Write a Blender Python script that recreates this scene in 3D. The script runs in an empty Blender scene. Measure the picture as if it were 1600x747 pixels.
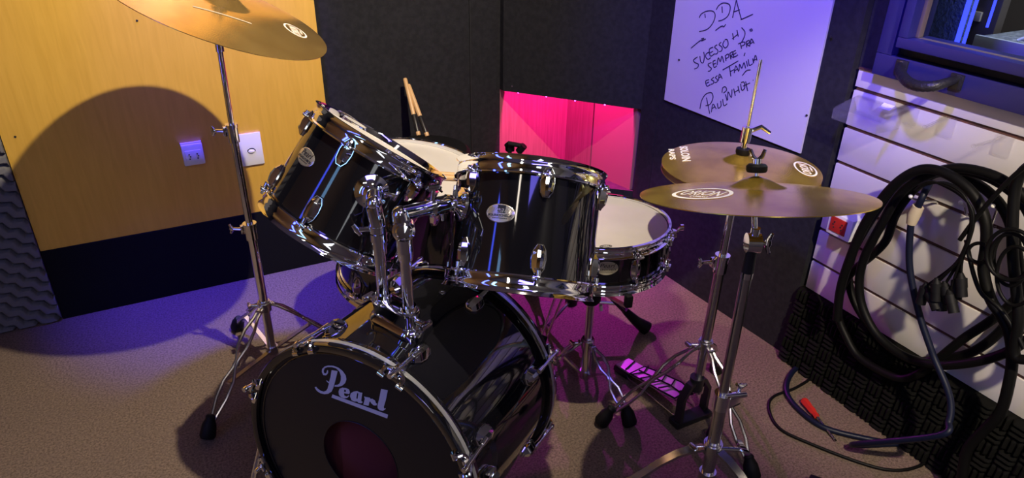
import bpy, bmesh, math, random
from mathutils import Vector, Matrix
random.seed(7)
C = bpy.context.scene.collection
V = Vector
PI = math.pi

# ---------------------------------------------------------------- camera, world, lights, exposure
cam_data = bpy.data.cameras.new('camera')
cam = bpy.data.objects.new('camera', cam_data); C.objects.link(cam)
cam_data.sensor_width = 36.0; cam_data.lens = 1098.0 / 1600.0 * 36.0; cam_data.clip_start = 0.02
_ax = [V((0.890, -0.455, 0.013)), V((-0.204, -0.425, -0.882)), V((0.407, 0.783, -0.471))]   # camera right, down, forward in world axes
_f = _ax[2].normalized(); _r = (_ax[0] - _f * _ax[0].dot(_f)).normalized(); _d = _f.cross(_r)
if _d.dot(_ax[1]) < 0: _d = -_d
_m = Matrix((( _r.x, -_d.x, -_f.x, 0.0), (_r.y, -_d.y, -_f.y, 0.0), (_r.z, -_d.z, -_f.z, 1.35), (0, 0, 0, 1)))
cam.matrix_world = _m
bpy.context.scene.camera = cam
bpy.context.scene.cycles.transparent_max_bounces = 48

world = bpy.data.worlds.new('world'); bpy.context.scene.world = world; world.use_nodes = True
bg = world.node_tree.nodes['Background']; bg.inputs[0].default_value = (0.5, 0.42, 0.55, 1); bg.inputs[1].default_value = 0.02

def light(name, kind, loc, target, color, energy, size=0.05, angle=60, blend=0.3, size_y=None):
    l = bpy.data.lights.new(name, kind); l.color = color; l.energy = energy
    o = bpy.data.objects.new(name, l); C.objects.link(o); o.location = loc
    o.rotation_euler = (V(target) - V(loc)).to_track_quat('-Z', 'Y').to_euler()
    if kind == 'SPOT': l.spot_size = math.radians(angle); l.spot_blend = blend; l.shadow_soft_size = size
    if kind == 'POINT': l.shadow_soft_size = size
    if kind == 'AREA':
        l.shape = 'RECTANGLE'; l.size = size; l.size_y = size_y or size
    return o

WARM = (1.0, 0.84, 0.62)
light('ceiling_spot_light', 'SPOT', (0.796, 0.74, 2.52), (0.15, 2.05, 0.72), WARM, 330, 0.018, 92, 1.0)
light('second_spot_light', 'SPOT', (0.60, -0.43, 2.05), (1.62, 0.74, 0.62), WARM, 235, 0.03, 38, 0.6)
light('blue_floor_light', 'SPOT', (0.30, 2.14, 2.50), (0.14, 2.38, 0.0), (0.07, 0.035, 1.0), 760, 0.05, 31, 0.9)
light('blue_wall_light', 'SPOT', (0.35, 0.55, 2.3), (1.58, 1.38, 1.16), (0.11, 0.060, 1.0), 340, 0.05, 44, 0.9)
light('magenta_led_light', 'SPOT', (1.350, 2.150, 0.563), (1.05, 1.20, -0.30), (0.75, 0.04, 0.95), 38, 0.006, 96, 1.0)
light('niche_light', 'AREA', (1.43, 2.25, 1.22), (1.42, 2.24, 0.0), (1.0, 0.02, 0.40), 125, 0.08, size_y=0.06)
light('blue_fill_light', 'AREA', (0.3, -0.7, 2.55), (0.6, 1.8, 0.4), (0.20, 0.16, 1.0), 13, 1.2, size_y=0.5)
light('room_fill_light', 'AREA', (-0.7, -0.1, 2.57), (-0.5, 0.1, 0.0), (1.0, 0.88, 0.74), 6, 0.12, size_y=1.3)
light('chrome_reflection_light', 'AREA', (0.9, -0.9, 2.57), (0.9, -0.7, 0.0), (1.0, 0.97, 0.92), 7, 0.12, size_y=1.3)  # unseen strip added overhead for white reflections in the chrome
light('post_reflection_light', 'AREA', (-0.3, -1.66, 1.2), (0.3, 1.0, 0.9), (0.92, 0.95, 1.0), 4, 0.35, size_y=1.7)  # upright panel added behind the camera to reflect in the posts
light('blue_bar_light', 'AREA', (-1.66, 0.75, 1.2), (1.0, 0.9, 1.1), (0.06, 0.10, 1.0), 6, 0.12, size_y=1.9)
light('cyan_bar_light', 'AREA', (-1.66, 0.10, 1.3), (1.0, 0.9, 1.1), (0.25, 0.55, 1.0), 3.5, 0.20, size_y=1.6)
light('control_room_light', 'AREA', (2.9, 0.9, 2.0), (2.9, 1.4, 0.6), (0.75, 0.85, 1.0), 22, 0.6)

vs = bpy.context.scene.view_settings
vs.view_transform = 'Standard'; vs.look = 'None'; vs.gamma = 1.0; vs.use_curve_mapping = False; vs.exposure = 0.0
bpy.context.scene.display_settings.display_device = 'sRGB'

# ---------------------------------------------------------------- materials
def mat(name, color, rough=0.5, metal=0.0, coat=0.0, emit=None, estr=0.0, bump=None, var=None, spec=None, trans=0.0, alpha=None, sheen=0.0):
    m = bpy.data.materials.new(name); m.use_nodes = True
    nt = m.node_tree; b = nt.nodes['Principled BSDF']
    b.inputs['Base Color'].default_value = (*color, 1); b.inputs['Roughness'].default_value = rough; b.inputs['Metallic'].default_value = metal
    b.inputs['Coat Weight'].default_value = coat; b.inputs['Coat Roughness'].default_value = 0.03
    if spec is not None: b.inputs['Specular IOR Level'].default_value = spec
    if trans: b.inputs['Transmission Weight'].default_value = trans
    if sheen: b.inputs['Sheen Weight'].default_value = sheen
    if alpha is not None: b.inputs['Alpha'].default_value = alpha
    if emit: b.inputs['Emission Color'].default_value = (*emit, 1); b.inputs['Emission Strength'].default_value = estr
    tc = nt.nodes.new('ShaderNodeTexCoord')
    if var:                                     # var = (scale, other colour, (sx, sy, sz))
        mp = nt.nodes.new('ShaderNodeMapping'); mp.inputs['Scale'].default_value = var[2] if len(var) > 2 else (1, 1, 1)
        nz = nt.nodes.new('ShaderNodeTexNoise'); nz.inputs['Scale'].default_value = var[0]; nz.inputs['Detail'].default_value = 6
        mx = nt.nodes.new('ShaderNodeMix'); mx.data_type = 'RGBA'
        mx.inputs[6].default_value = (*color, 1); mx.inputs[7].default_value = (*var[1], 1)
        rp = nt.nodes.new('ShaderNodeMapRange'); rp.inputs[1].default_value = 0.35; rp.inputs[2].default_value = 0.65
        nt.links.new(tc.outputs['Object'], mp.inputs[0]); nt.links.new(mp.outputs[0], nz.inputs['Vector'])
        nt.links.new(nz.outputs['Fac'], rp.inputs[0]); nt.links.new(rp.outputs[0], mx.inputs[0]); nt.links.new(mx.outputs[2], b.inputs['Base Color'])
    if bump:                                    # bump = (scale, strength, distance)
        nz2 = nt.nodes.new('ShaderNodeTexNoise'); nz2.inputs['Scale'].default_value = bump[0]; nz2.inputs['Detail'].default_value = 5
        bp = nt.nodes.new('ShaderNodeBump'); bp.inputs['Strength'].default_value = bump[1]; bp.inputs['Distance'].default_value = bump[2]
        nt.links.new(tc.outputs['Object'], nz2.inputs['Vector']); nt.links.new(nz2.outputs['Fac'], bp.inputs['Height']); nt.links.new(bp.outputs[0], b.inputs['Normal'])
    return m

M = {}
M['chrome'] = mat('chrome', (0.93, 0.94, 0.96), 0.05, 1.0)
M['steel'] = mat('satin_chrome', (0.62, 0.61, 0.60), 0.22, 1.0)
M['lacquer'] = mat('black_lacquer', (0.004, 0.004, 0.006), 0.06, 0.0, 1.0)
M['black_head'] = mat('black_drum_head', (0.008, 0.008, 0.009), 0.33, bump=(300, 0.05, 0.001))
M['white_head'] = mat('coated_white_head', (0.52, 0.50, 0.45), 0.55, bump=(500, 0.05, 0.001), var=(9, (0.47, 0.45, 0.405)))
M['clear_head'] = mat('coated_clear_head', (0.52, 0.50, 0.44), 0.35)
M['rubber'] = mat('black_rubber', (0.004, 0.004, 0.005), 0.6, spec=0.22)
M['blackmetal'] = mat('black_painted_metal', (0.010, 0.010, 0.012), 0.35)
M['blackwall'] = mat('black_fabric_wall', (0.015, 0.015, 0.017), 0.9, bump=(350, 0.35, 0.002), var=(60, (0.021, 0.021, 0.024)), spec=0.12)
M['darkroom'] = mat('dark_wall_paint', (0.22, 0.20, 0.18), 0.8)
M['basebox'] = mat('black_felt_board', (0.006, 0.006, 0.007), 0.9, bump=(350, 0.3, 0.002), spec=0.1)
M['woodroom'] = mat('wood_wall_paint', (0.45, 0.27, 0.09), 0.5)
M['foam'] = mat('dark_grey_foam', (0.13, 0.13, 0.132), 0.95, bump=(500, 0.4, 0.002), spec=0.1)
M['blackfoam'] = mat('black_basketweave_foam', (0.004, 0.004, 0.0035), 0.85, bump=(400, 0.3, 0.002), spec=0.09)
M['plastic_white'] = mat('white_plastic', (0.72, 0.72, 0.70), 0.3)
M['plastic_red'] = mat('red_plastic', (0.42, 0.022, 0.015), 0.3)
M['dark'] = mat('dark_slot', (0.01, 0.01, 0.01), 0.7)
M['slat'] = mat('white_melamine', (0.60, 0.58, 0.56), 0.33, bump=(4, 0.03, 0.01))
M['groove'] = mat('brown_groove', (0.12, 0.045, 0.025), 0.6, var=(30, (0.045, 0.022, 0.016), (1, 1, 6)))
M['board'] = mat('white_board', (0.50, 0.48, 0.54), 0.4)
M['ink'] = mat('marker_ink', (0.012, 0.012, 0.05), 0.5)
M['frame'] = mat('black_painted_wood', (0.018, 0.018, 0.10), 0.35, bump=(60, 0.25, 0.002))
M['leather'] = mat('black_leather', (0.012, 0.012, 0.013), 0.45, bump=(180, 0.6, 0.003))
M['cable'] = mat('black_cable_jacket', (0.003, 0.003, 0.003), 0.5, spec=0.15)
M['bluecable'] = mat('blue_cable_jacket', (0.004, 0.006, 0.020), 0.45, spec=0.25)
M['tape'] = mat('masking_tape', (0.45, 0.38, 0.28), 0.7)
M['logo'] = mat('white_logo_print', (0.56, 0.57, 0.74), 0.4)
M['white_print'] = mat('white_cymbal_print', (0.95, 0.95, 0.88), 0.5)
M['stick'] = mat('hickory_wood', (0.62, 0.40, 0.19), 0.4, var=(12, (0.55, 0.33, 0.14), (1, 1, 0.1)))
M['stick_dark'] = mat('dark_grip_wood', (0.012, 0.011, 0.012), 0.4)
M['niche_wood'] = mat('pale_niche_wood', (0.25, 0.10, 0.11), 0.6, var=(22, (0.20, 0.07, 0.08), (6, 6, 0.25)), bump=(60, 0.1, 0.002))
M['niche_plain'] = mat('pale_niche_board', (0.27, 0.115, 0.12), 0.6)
M['badge'] = mat('silver_badge', (0.62, 0.58, 0.50), 0.25, 0.8)
M['badge_cream'] = mat('cream_badge', (0.55, 0.50, 0.36), 0.4, 0.1)
M['badge_dark'] = mat('badge_black_print', (0.01, 0.01, 0.012), 0.4)
M['redcloth'] = mat('dark_red_blanket', (0.11, 0.016, 0.024), 0.9)
M['bluefoam'] = mat('blue_grey_foam', (0.10, 0.14, 0.22), 0.9, bump=(70, 0.9, 0.02))
M['deskgrey'] = mat('grey_desk', (0.12, 0.125, 0.13), 0.5)
M['pale_edge'] = mat('pale_desk_edge', (0.62, 0.66, 0.66), 0.4)
M['led_blue'] = mat('blue_led', (0.0, 0.0, 0.0), 0.5, emit=(0.03, 0.045, 1.0), estr=3)
M['led_magenta'] = mat('magenta_led', (0.0, 0.0, 0.0), 0.5, emit=(1.0, 0.12, 0.9), estr=8)
M['mixer'] = mat('mixer_panel', (0.16, 0.17, 0.17), 0.4, var=(70, (0.40, 0.42, 0.40)))
M['brownroom'] = mat('brown_cabinet', (0.10, 0.075, 0.06), 0.6)
M['pedal_plate'] = mat('brushed_pedal_plate', (0.46, 0.36, 0.46), 0.4, 0.3)
M['silver'] = mat('silver_inlay', (0.50, 0.52, 0.55), 0.28, 0.7)

def acrylic():
    m = bpy.data.materials.new('clear_acrylic'); m.use_nodes = True; nt = m.node_tree
    g = nt.nodes.new('ShaderNodeBsdfGlossy'); g.inputs['Roughness'].default_value = 0.06; g.inputs[0].default_value = (0.9, 0.9, 0.95, 1)
    df = nt.nodes.new('ShaderNodeBsdfDiffuse'); df.inputs[0].default_value = (0.7, 0.7, 0.72, 1)
    tr = nt.nodes.new('ShaderNodeBsdfTransparent'); tr.inputs[0].default_value = (1, 1, 1, 1)
    fr = nt.nodes.new('ShaderNodeMath'); fr.operation = 'POWER'; fr.inputs[1].default_value = 3.0; lw = nt.nodes.new('ShaderNodeLayerWeight'); nt.links.new(lw.outputs['Facing'], fr.inputs[0])
    m1 = nt.nodes.new('ShaderNodeMixShader'); m1.inputs[0].default_value = 0.02; mx = nt.nodes.new('ShaderNodeMixShader'); out = nt.nodes['Material Output']
    nt.links.new(tr.outputs[0], m1.inputs[1]); nt.links.new(df.outputs[0], m1.inputs[2]); nt.links.new(fr.outputs[0], mx.inputs[0])
    nt.links.new(m1.outputs[0], mx.inputs[1]); nt.links.new(g.outputs[0], mx.inputs[2]); nt.links.new(mx.outputs[0], out.inputs[0])
    return m
M['acrylic'] = acrylic()

def glass():
    m = bpy.data.materials.new('window_glass'); m.use_nodes = True; nt = m.node_tree
    g = nt.nodes.new('ShaderNodeBsdfGlossy'); g.inputs['Roughness'].default_value = 0.01
    tr = nt.nodes.new('ShaderNodeBsdfTransparent'); tr.inputs[0].default_value = (0.92, 0.94, 0.95, 1)
    fr = nt.nodes.new('ShaderNodeMath'); fr.operation = 'POWER'; fr.inputs[1].default_value = 4.0; lw = nt.nodes.new('ShaderNodeLayerWeight'); nt.links.new(lw.outputs['Facing'], fr.inputs[0])
    mx = nt.nodes.new('ShaderNodeMixShader'); out = nt.nodes['Material Output']
    nt.links.new(fr.outputs[0], mx.inputs[0]); nt.links.new(tr.outputs[0], mx.inputs[1]); nt.links.new(g.outputs[0], mx.inputs[2]); nt.links.new(mx.outputs[0], out.inputs[0])
    return m
M['glass'] = glass()

def wood_panel():
    m = mat('honey_plywood', (0.66, 0.37, 0.085), 0.36, coat=0.15)
    nt = m.node_tree; b = nt.nodes['Principled BSDF']; tc = nt.nodes.new('ShaderNodeTexCoord')
    mp = nt.nodes.new('ShaderNodeMapping'); mp.inputs['Scale'].default_value = (7.0, 1.0, 0.7)
    nz = nt.nodes.new('ShaderNodeTexNoise'); nz.inputs['Scale'].default_value = 9; nz.inputs['Detail'].default_value = 9; nz.inputs['Distortion'].default_value = 0.6
    mp2 = nt.nodes.new('ShaderNodeMapping'); mp2.inputs['Scale'].default_value = (1.2, 1.0, 0.8)
    nz2 = nt.nodes.new('ShaderNodeTexNoise'); nz2.inputs['Scale'].default_value = 3.2; nz2.inputs['Detail'].default_value = 3
    mx = nt.nodes.new('ShaderNodeMix'); mx.data_type = 'RGBA'; mx.inputs[6].default_value = (0.67, 0.39, 0.055, 1); mx.inputs[7].default_value = (0.75, 0.45, 0.07, 1)
    mx2 = nt.nodes.new('ShaderNodeMix'); mx2.data_type = 'RGBA'; mx2.blend_type = 'MULTIPLY'; mx2.inputs[0].default_value = 0.35; 
    rp = nt.nodes.new('ShaderNodeMapRange'); rp.inputs[1].default_value = 0.3; rp.inputs[2].default_value = 0.7
    nt.links.new(tc.outputs['Object'], mp.inputs[0]); nt.links.new(mp.outputs[0], nz.inputs['Vector'])
    nt.links.new(tc.outputs['Object'], mp2.inputs[0]); nt.links.new(mp2.outputs[0], nz2.inputs['Vector'])
    nt.links.new(nz.outputs['Fac'], rp.inputs[0]); nt.links.new(rp.outputs[0], mx.inputs[0])
    nt.links.new(mx.outputs[2], mx2.inputs[6]); nt.links.new(nz2.outputs['Color'], mx2.inputs[7]); nt.links.new(mx.outputs[2], b.inputs['Base Color'])
    return m
M['wood'] = wood_panel()

def carpet():
    m = mat('loop_pile_carpet', (0.27, 0.21, 0.17), 0.95, spec=0.1)
    nt = m.node_tree; b = nt.nodes['Principled BSDF']; tc = nt.nodes.new('ShaderNodeTexCoord')
    n1 = nt.nodes.new('ShaderNodeTexNoise'); n1.inputs['Scale'].default_value = 170; n1.inputs['Detail'].default_value = 8; n1.inputs['Roughness'].default_value = 0.75
    n2 = nt.nodes.new('ShaderNodeTexNoise'); n2.inputs['Scale'].default_value = 6; n2.inputs['Detail'].default_value = 3
    rp = nt.nodes.new('ShaderNodeMapRange'); rp.inputs[1].default_value = 0.36; rp.inputs[2].default_value = 0.64
    mx = nt.nodes.new('ShaderNodeMix'); mx.data_type = 'RGBA'; mx.inputs[6].default_value = (0.07, 0.050, 0.036, 1); mx.inputs[7].default_value = (0.31, 0.23, 0.175, 1)
    mx2 = nt.nodes.new('ShaderNodeMix'); mx2.data_type = 'RGBA'; mx2.inputs[7].default_value = (0.15, 0.115, 0.09, 1)
    ml = nt.nodes.new('ShaderNodeMath'); ml.operation = 'MULTIPLY'; ml.inputs[1].default_value = 0.6
    bp = nt.nodes.new('ShaderNodeBump'); bp.inputs['Strength'].default_value = 0.9; bp.inputs['Distance'].default_value = 0.006
    for n_ in (n1, n2): nt.links.new(tc.outputs['Object'], n_.inputs['Vector'])
    nt.links.new(n1.outputs['Fac'], rp.inputs[0]); nt.links.new(rp.outputs[0], mx.inputs[0]); nt.links.new(n2.outputs['Fac'], ml.inputs[0]); nt.links.new(ml.outputs[0], mx2.inputs[0])
    nt.links.new(mx.outputs[2], mx2.inputs[6]); nt.links.new(mx2.outputs[2], b.inputs['Base Color'])
    nt.links.new(n1.outputs['Fac'], bp.inputs['Height']); nt.links.new(bp.outputs[0], b.inputs['Normal'])
    return m
M['carpet'] = carpet()

def bronze(name, R, c1, c2, rough):
    """lathed cymbal bronze: fine tonal grooves follow the radius of the cymbal (object coordinates, z = axis)"""
    m = mat(name, c1, rough, 0.82)
    nt = m.node_tree; b = nt.nodes['Principled BSDF']; tc = nt.nodes.new('ShaderNodeTexCoord')
    sp = nt.nodes.new('ShaderNodeSeparateXYZ'); cb = nt.nodes.new('ShaderNodeCombineXYZ'); ln = nt.nodes.new('ShaderNodeVectorMath'); ln.operation = 'LENGTH'
    nt.links.new(tc.outputs['UV'], sp.inputs[0]); nt.links.new(sp.outputs[0], cb.inputs[0]); nt.links.new(sp.outputs[1], cb.inputs[1]); nt.links.new(cb.outputs[0], ln.inputs[0])
    c2n = nt.nodes.new('ShaderNodeCombineXYZ'); nt.links.new(ln.outputs['Value'], c2n.inputs[0])
    nz = nt.nodes.new('ShaderNodeTexNoise'); nz.inputs['Scale'].default_value = 260; nz.inputs['Detail'].default_value = 3; nt.links.new(c2n.outputs[0], nz.inputs['Vector'])
    bl = nt.nodes.new('ShaderNodeTexNoise'); bl.inputs['Scale'].default_value = 14; bl.inputs['Detail'].default_value = 5; nt.links.new(tc.outputs['UV'], bl.inputs['Vector'])
    fi = nt.nodes.new('ShaderNodeTexNoise'); fi.inputs['Scale'].default_value = 420; fi.inputs['Detail'].default_value = 2; nt.links.new(tc.outputs['UV'], fi.inputs['Vector'])
    mx = nt.nodes.new('ShaderNodeMix'); mx.data_type = 'RGBA'; mx.inputs[6].default_value = (*c1, 1); mx.inputs[7].default_value = (*c2, 1)
    rp = nt.nodes.new('ShaderNodeMapRange'); rp.inputs[1].default_value = 0.4; rp.inputs[2].default_value = 0.62
    nt.links.new(bl.outputs['Fac'], rp.inputs[0]); nt.links.new(rp.outputs[0], mx.inputs[0]); nt.links.new(mx.outputs[2], b.inputs['Base Color'])
    ad = nt.nodes.new('ShaderNodeMath'); ad.operation = 'ADD'; nt.links.new(nz.outputs['Fac'], ad.inputs[0]); nt.links.new(fi.outputs['Fac'], ad.inputs[1])
    bp = nt.nodes.new('ShaderNodeBump'); bp.inputs['Strength'].default_value = 0.22; bp.inputs['Distance'].default_value = 0.0006
    nt.links.new(ad.outputs[0], bp.inputs['Height']); nt.links.new(bp.outputs[0], b.inputs['Normal'])
    return m

# ---------------------------------------------------------------- mesh builder
def frame_from(zaxis, up=V((0, 0, 1))):
    z = V(zaxis).normalized(); u = V(up)
    if abs(z.dot(u.normalized())) > 0.99: u = V((1, 0, 0))
    x = u.cross(z).normalized(); y = z.cross(x)
    return x, y, z
def mat4(o, x, y, z): return Matrix(((x[0], y[0], z[0], o[0]), (x[1], y[1], z[1], o[1]), (x[2], y[2], z[2], o[2]), (0, 0, 0, 1)))

class MB:
    def __init__(s, M4=None): s.v = []; s.f = []; s.M = M4 or Matrix.Identity(4)
    def _a(s, pts): 
        n0 = len(s.v); s.v += [s.M @ V(p) for p in pts]; return n0
    def box(s, c, size, rot=None, bev=0.0):
        sx, sy, sz = [k / 2 for k in size]; R = rot or Matrix.Identity(3); c = V(c)
        if bev <= 0:
            n0 = s._a([c + R @ V((x, y, z)) for x in (-sx, sx) for y in (-sy, sy) for z in (-sz, sz)])
            for q in ((0, 1, 3, 2), (4, 6, 7, 5), (0, 4, 5, 1), (2, 3, 7, 6), (0, 2, 6, 4), (1, 5, 7, 3)): s.f.append([n0 + i for i in q])
        else:
            bm = bmesh.new(); bmesh.ops.create_cube(bm, size=1.0)
            for v in bm.verts: v.co = V((v.co.x * size[0], v.co.y * size[1], v.co.z * size[2]))
            bmesh.ops.bevel(bm, geom=bm.edges[:], offset=min(bev, min(size) * 0.45), segments=2, affect='EDGES', profile=0.6)
            bm.verts.index_update(); n0 = s._a([c + R @ v.co for v in bm.verts])
            for f in bm.faces: s.f.append([n0 + v.index for v in f.verts])
            bm.free()
        return s
    def tube(s, pts, r, seg=12, closed=False, caps=True, flat=None):
        """round bar along pts; r number or list; flat=(w,h,normal) gives a rectangular strap instead"""
        P = [V(p) for p in pts]; n = len(P); rr = r if isinstance(r, (list, tuple)) else [r] * n
        T = []
        for i in range(n):
            a = P[(i - 1) % n] if (closed or i > 0) else P[i]; b = P[(i + 1) % n] if (closed or i < n - 1) else P[i]
            t = (b - a); T.append(t.normalized() if t.length > 1e-9 else V((0, 0, 1)))
        x, y, _ = frame_from(T[0], flat[2] if flat else V((0, 0, 1)))
        rings = []
        for i in range(n):
            if flat:
                x = V(flat[2]).cross(T[i]).normalized(); y = T[i].cross(x)
                w, h = flat[0] / 2, flat[1] / 2; ring = [P[i] + x * a * w + y * b * h for a, b in ((-1, -1), (1, -1), (1, 1), (-1, 1))]
            else:
                x = (x - T[i] * x.dot(T[i])).normalized(); y = T[i].cross(x)
                ring = [P[i] + (x * math.cos(2 * PI * k / seg) + y * math.sin(2 * PI * k / seg)) * rr[i] for k in range(seg)]
            rings.append(s._a(ring))
        m = 4 if flat else seg
        for i in range(n if closed else n - 1):
            a, b = rings[i], rings[(i + 1) % n]
            for k in range(m): s.f.append([a + k, a + (k + 1) % m, b + (k + 1) % m, b + k])
        if caps and not closed:
            s.f.append([rings[0] + k for k in range(m)][::-1]); s.f.append([rings[-1] + k for k in range(m)])
        return s
    def cyl(s, a, b, r, r2=None, seg=20): return s.tube([a, b], [r, r if r2 is None else r2], seg)
    def lathe(s, prof, M4=None, seg=64, closed=False):
        """prof: (radius, z) pairs around local z of M4"""
        M4 = M4 or Matrix.Identity(4); rings = []
        for r, z in prof:
            if r < 1e-6: rings.append((s._a([M4 @ V((0, 0, z))]), 1))
            else: rings.append((s._a([M4 @ V((r * math.cos(2 * PI * k / seg), r * math.sin(2 * PI * k / seg), z)) for k in range(seg)]), seg))
        L = len(rings)
        for i in range(L if closed else L - 1):
            (a, na), (b, nb) = rings[i], rings[(i + 1) % L]
            for k in range(seg):
                k2 = (k + 1) % seg
                if na == 1 and nb == 1: continue
                if na == 1: s.f.append([a, b + k, b + k2])
                elif nb == 1: s.f.append([a + k, b, a + k2][::1])
                else: s.f.append([a + k, a + k2, b + k2, b + k])
        return s
    def ball(s, c, r, seg=16, sc=(1, 1, 1)):
        pr = [(r * math.sin(PI * i / 10), -r * math.cos(PI * i / 10)) for i in range(11)]
        return s.lathe(pr, Matrix.Translation(V(c)) @ Matrix.Diagonal((*sc, 1)), seg)
    def poly(s, pts, thick, nrm):
        n0 = s._a(pts); n = len(pts); d = V(nrm) * thick; n1 = s._a([V(p) + d for p in pts])
        s.f.append([n0 + i for i in range(n)][::-1]); s.f.append([n1 + i for i in range(n)])
        for i in range(n): s.f.append([n0 + i, n0 + (i + 1) % n, n1 + (i + 1) % n, n1 + i])
        return s
    def raw(s, verts, faces):
        n0 = s._a(verts); s.f += [[n0 + i for i in f] for f in faces]; return s
    def build(s, name, m, parent=None, sharp=35, label=None):
        org = V((0, 0, 0))
        p = parent
        while p is not None: org += V(p.location); p = p.parent
        me = bpy.data.meshes.new(name); me.from_pydata([v - org for v in s.v], [], s.f)
        bm = bmesh.new(); bm.from_mesh(me); bmesh.ops.recalc_face_normals(bm, faces=bm.faces[:]); bm.to_mesh(me); bm.free()
        me.polygons.foreach_set('use_smooth', [True] * len(me.polygons)); me.set_sharp_from_angle(angle=math.radians(sharp))
        me.materials.append(M[m] if isinstance(m, str) else m)
        o = bpy.data.objects.new(name, me); C.objects.link(o)
        if parent is not None: o.parent = parent
        if label: o['label'] = label
        return o

def thing(name, loc, label, cat, group=None):
    o = bpy.data.objects.new(name, None); C.objects.link(o); o.location = loc; o.empty_display_size = 0.05
    return tag(o, label, cat, group)
def tag(o, label, cat, group=None):
    o['label'] = label; o['category'] = cat
    if group: o['group'] = group
    return o
def struct(o): o['kind'] = 'structure'; return o

def smooth_path(pts, n=6, closed=False):
    """Catmull-Rom through pts"""
    P = [V(p) for p in pts]; L = len(P); out = []
    for i in range(L if closed else L - 1):
        if closed: a, b, c, d = P[i - 1], P[i], P[(i + 1) % L], P[(i + 2) % L]
        else: a, b, c, d = P[max(i - 1, 0)], P[i], P[i + 1], P[min(i + 2, L - 1)]
        for k in range(n):
            t = k / n
            out.append(0.5 * ((2 * b) + (c - a) * t + (2 * a - 5 * b + 4 * c - d) * t * t + (3 * b - a - 3 * c + d) * t ** 3))
    if not closed: out.append(P[-1])
    return out

def fill_shape(loops, thick=0.0004):
    """filled 2D outlines with holes -> (verts2d3, faces)"""
    cu = bpy.data.curves.new('tmp', 'CURVE'); cu.dimensions = '2D'; cu.fill_mode = 'BOTH'; cu.extrude = thick
    for lp in loops:
        sp = cu.splines.new('POLY'); sp.points.add(len(lp) - 1)
        for i, p in enumerate(lp): sp.points[i].co = (p[0], p[1], 0, 1)
        sp.use_cyclic_u = True
    return _eval(cu)
def _eval(cu):
    o = bpy.data.objects.new('tmp', cu); C.objects.link(o); dg = bpy.context.evaluated_depsgraph_get(); dg.update()
    me = bpy.data.meshes.new_from_object(o.evaluated_get(dg)); vs_ = [v.co.copy() for v in me.vertices]; fs = [list(p.vertices) for p in me.polygons]
    bpy.data.objects.remove(o); bpy.data.curves.remove(cu); bpy.data.meshes.remove(me); return vs_, fs
def text_shape(body, size, thick=0.0004, bold=0.0, shear=0.0, width=1.0):
    cu = bpy.data.curves.new('tmp', 'FONT'); cu.body = body; cu.size = size; cu.extrude = thick; cu.offset = bold; cu.shear = shear
    cu.align_x = 'CENTER'; cu.align_y = 'CENTER'; cu.resolution_u = 3
    v, f = _eval(cu); return [V((p.x * width, p.y, p.z)) for p in v], f

def fitted(body, w, h, bold=0.0, shear=0.0):
    """a word stretched to w x h, centred on the origin"""
    v, f = text_shape(body, h * 1.3, 0.0001, bold, shear)
    xs = [p.x for p in v]; ys = [p.y for p in v]; cx, cy = (min(xs) + max(xs)) / 2, (min(ys) + max(ys)) / 2
    kx, ky = w / (max(xs) - min(xs)), h / (max(ys) - min(ys))
    return [V(((p.x - cx) * kx, (p.y - cy) * ky, p.z)) for p in v], f

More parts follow.
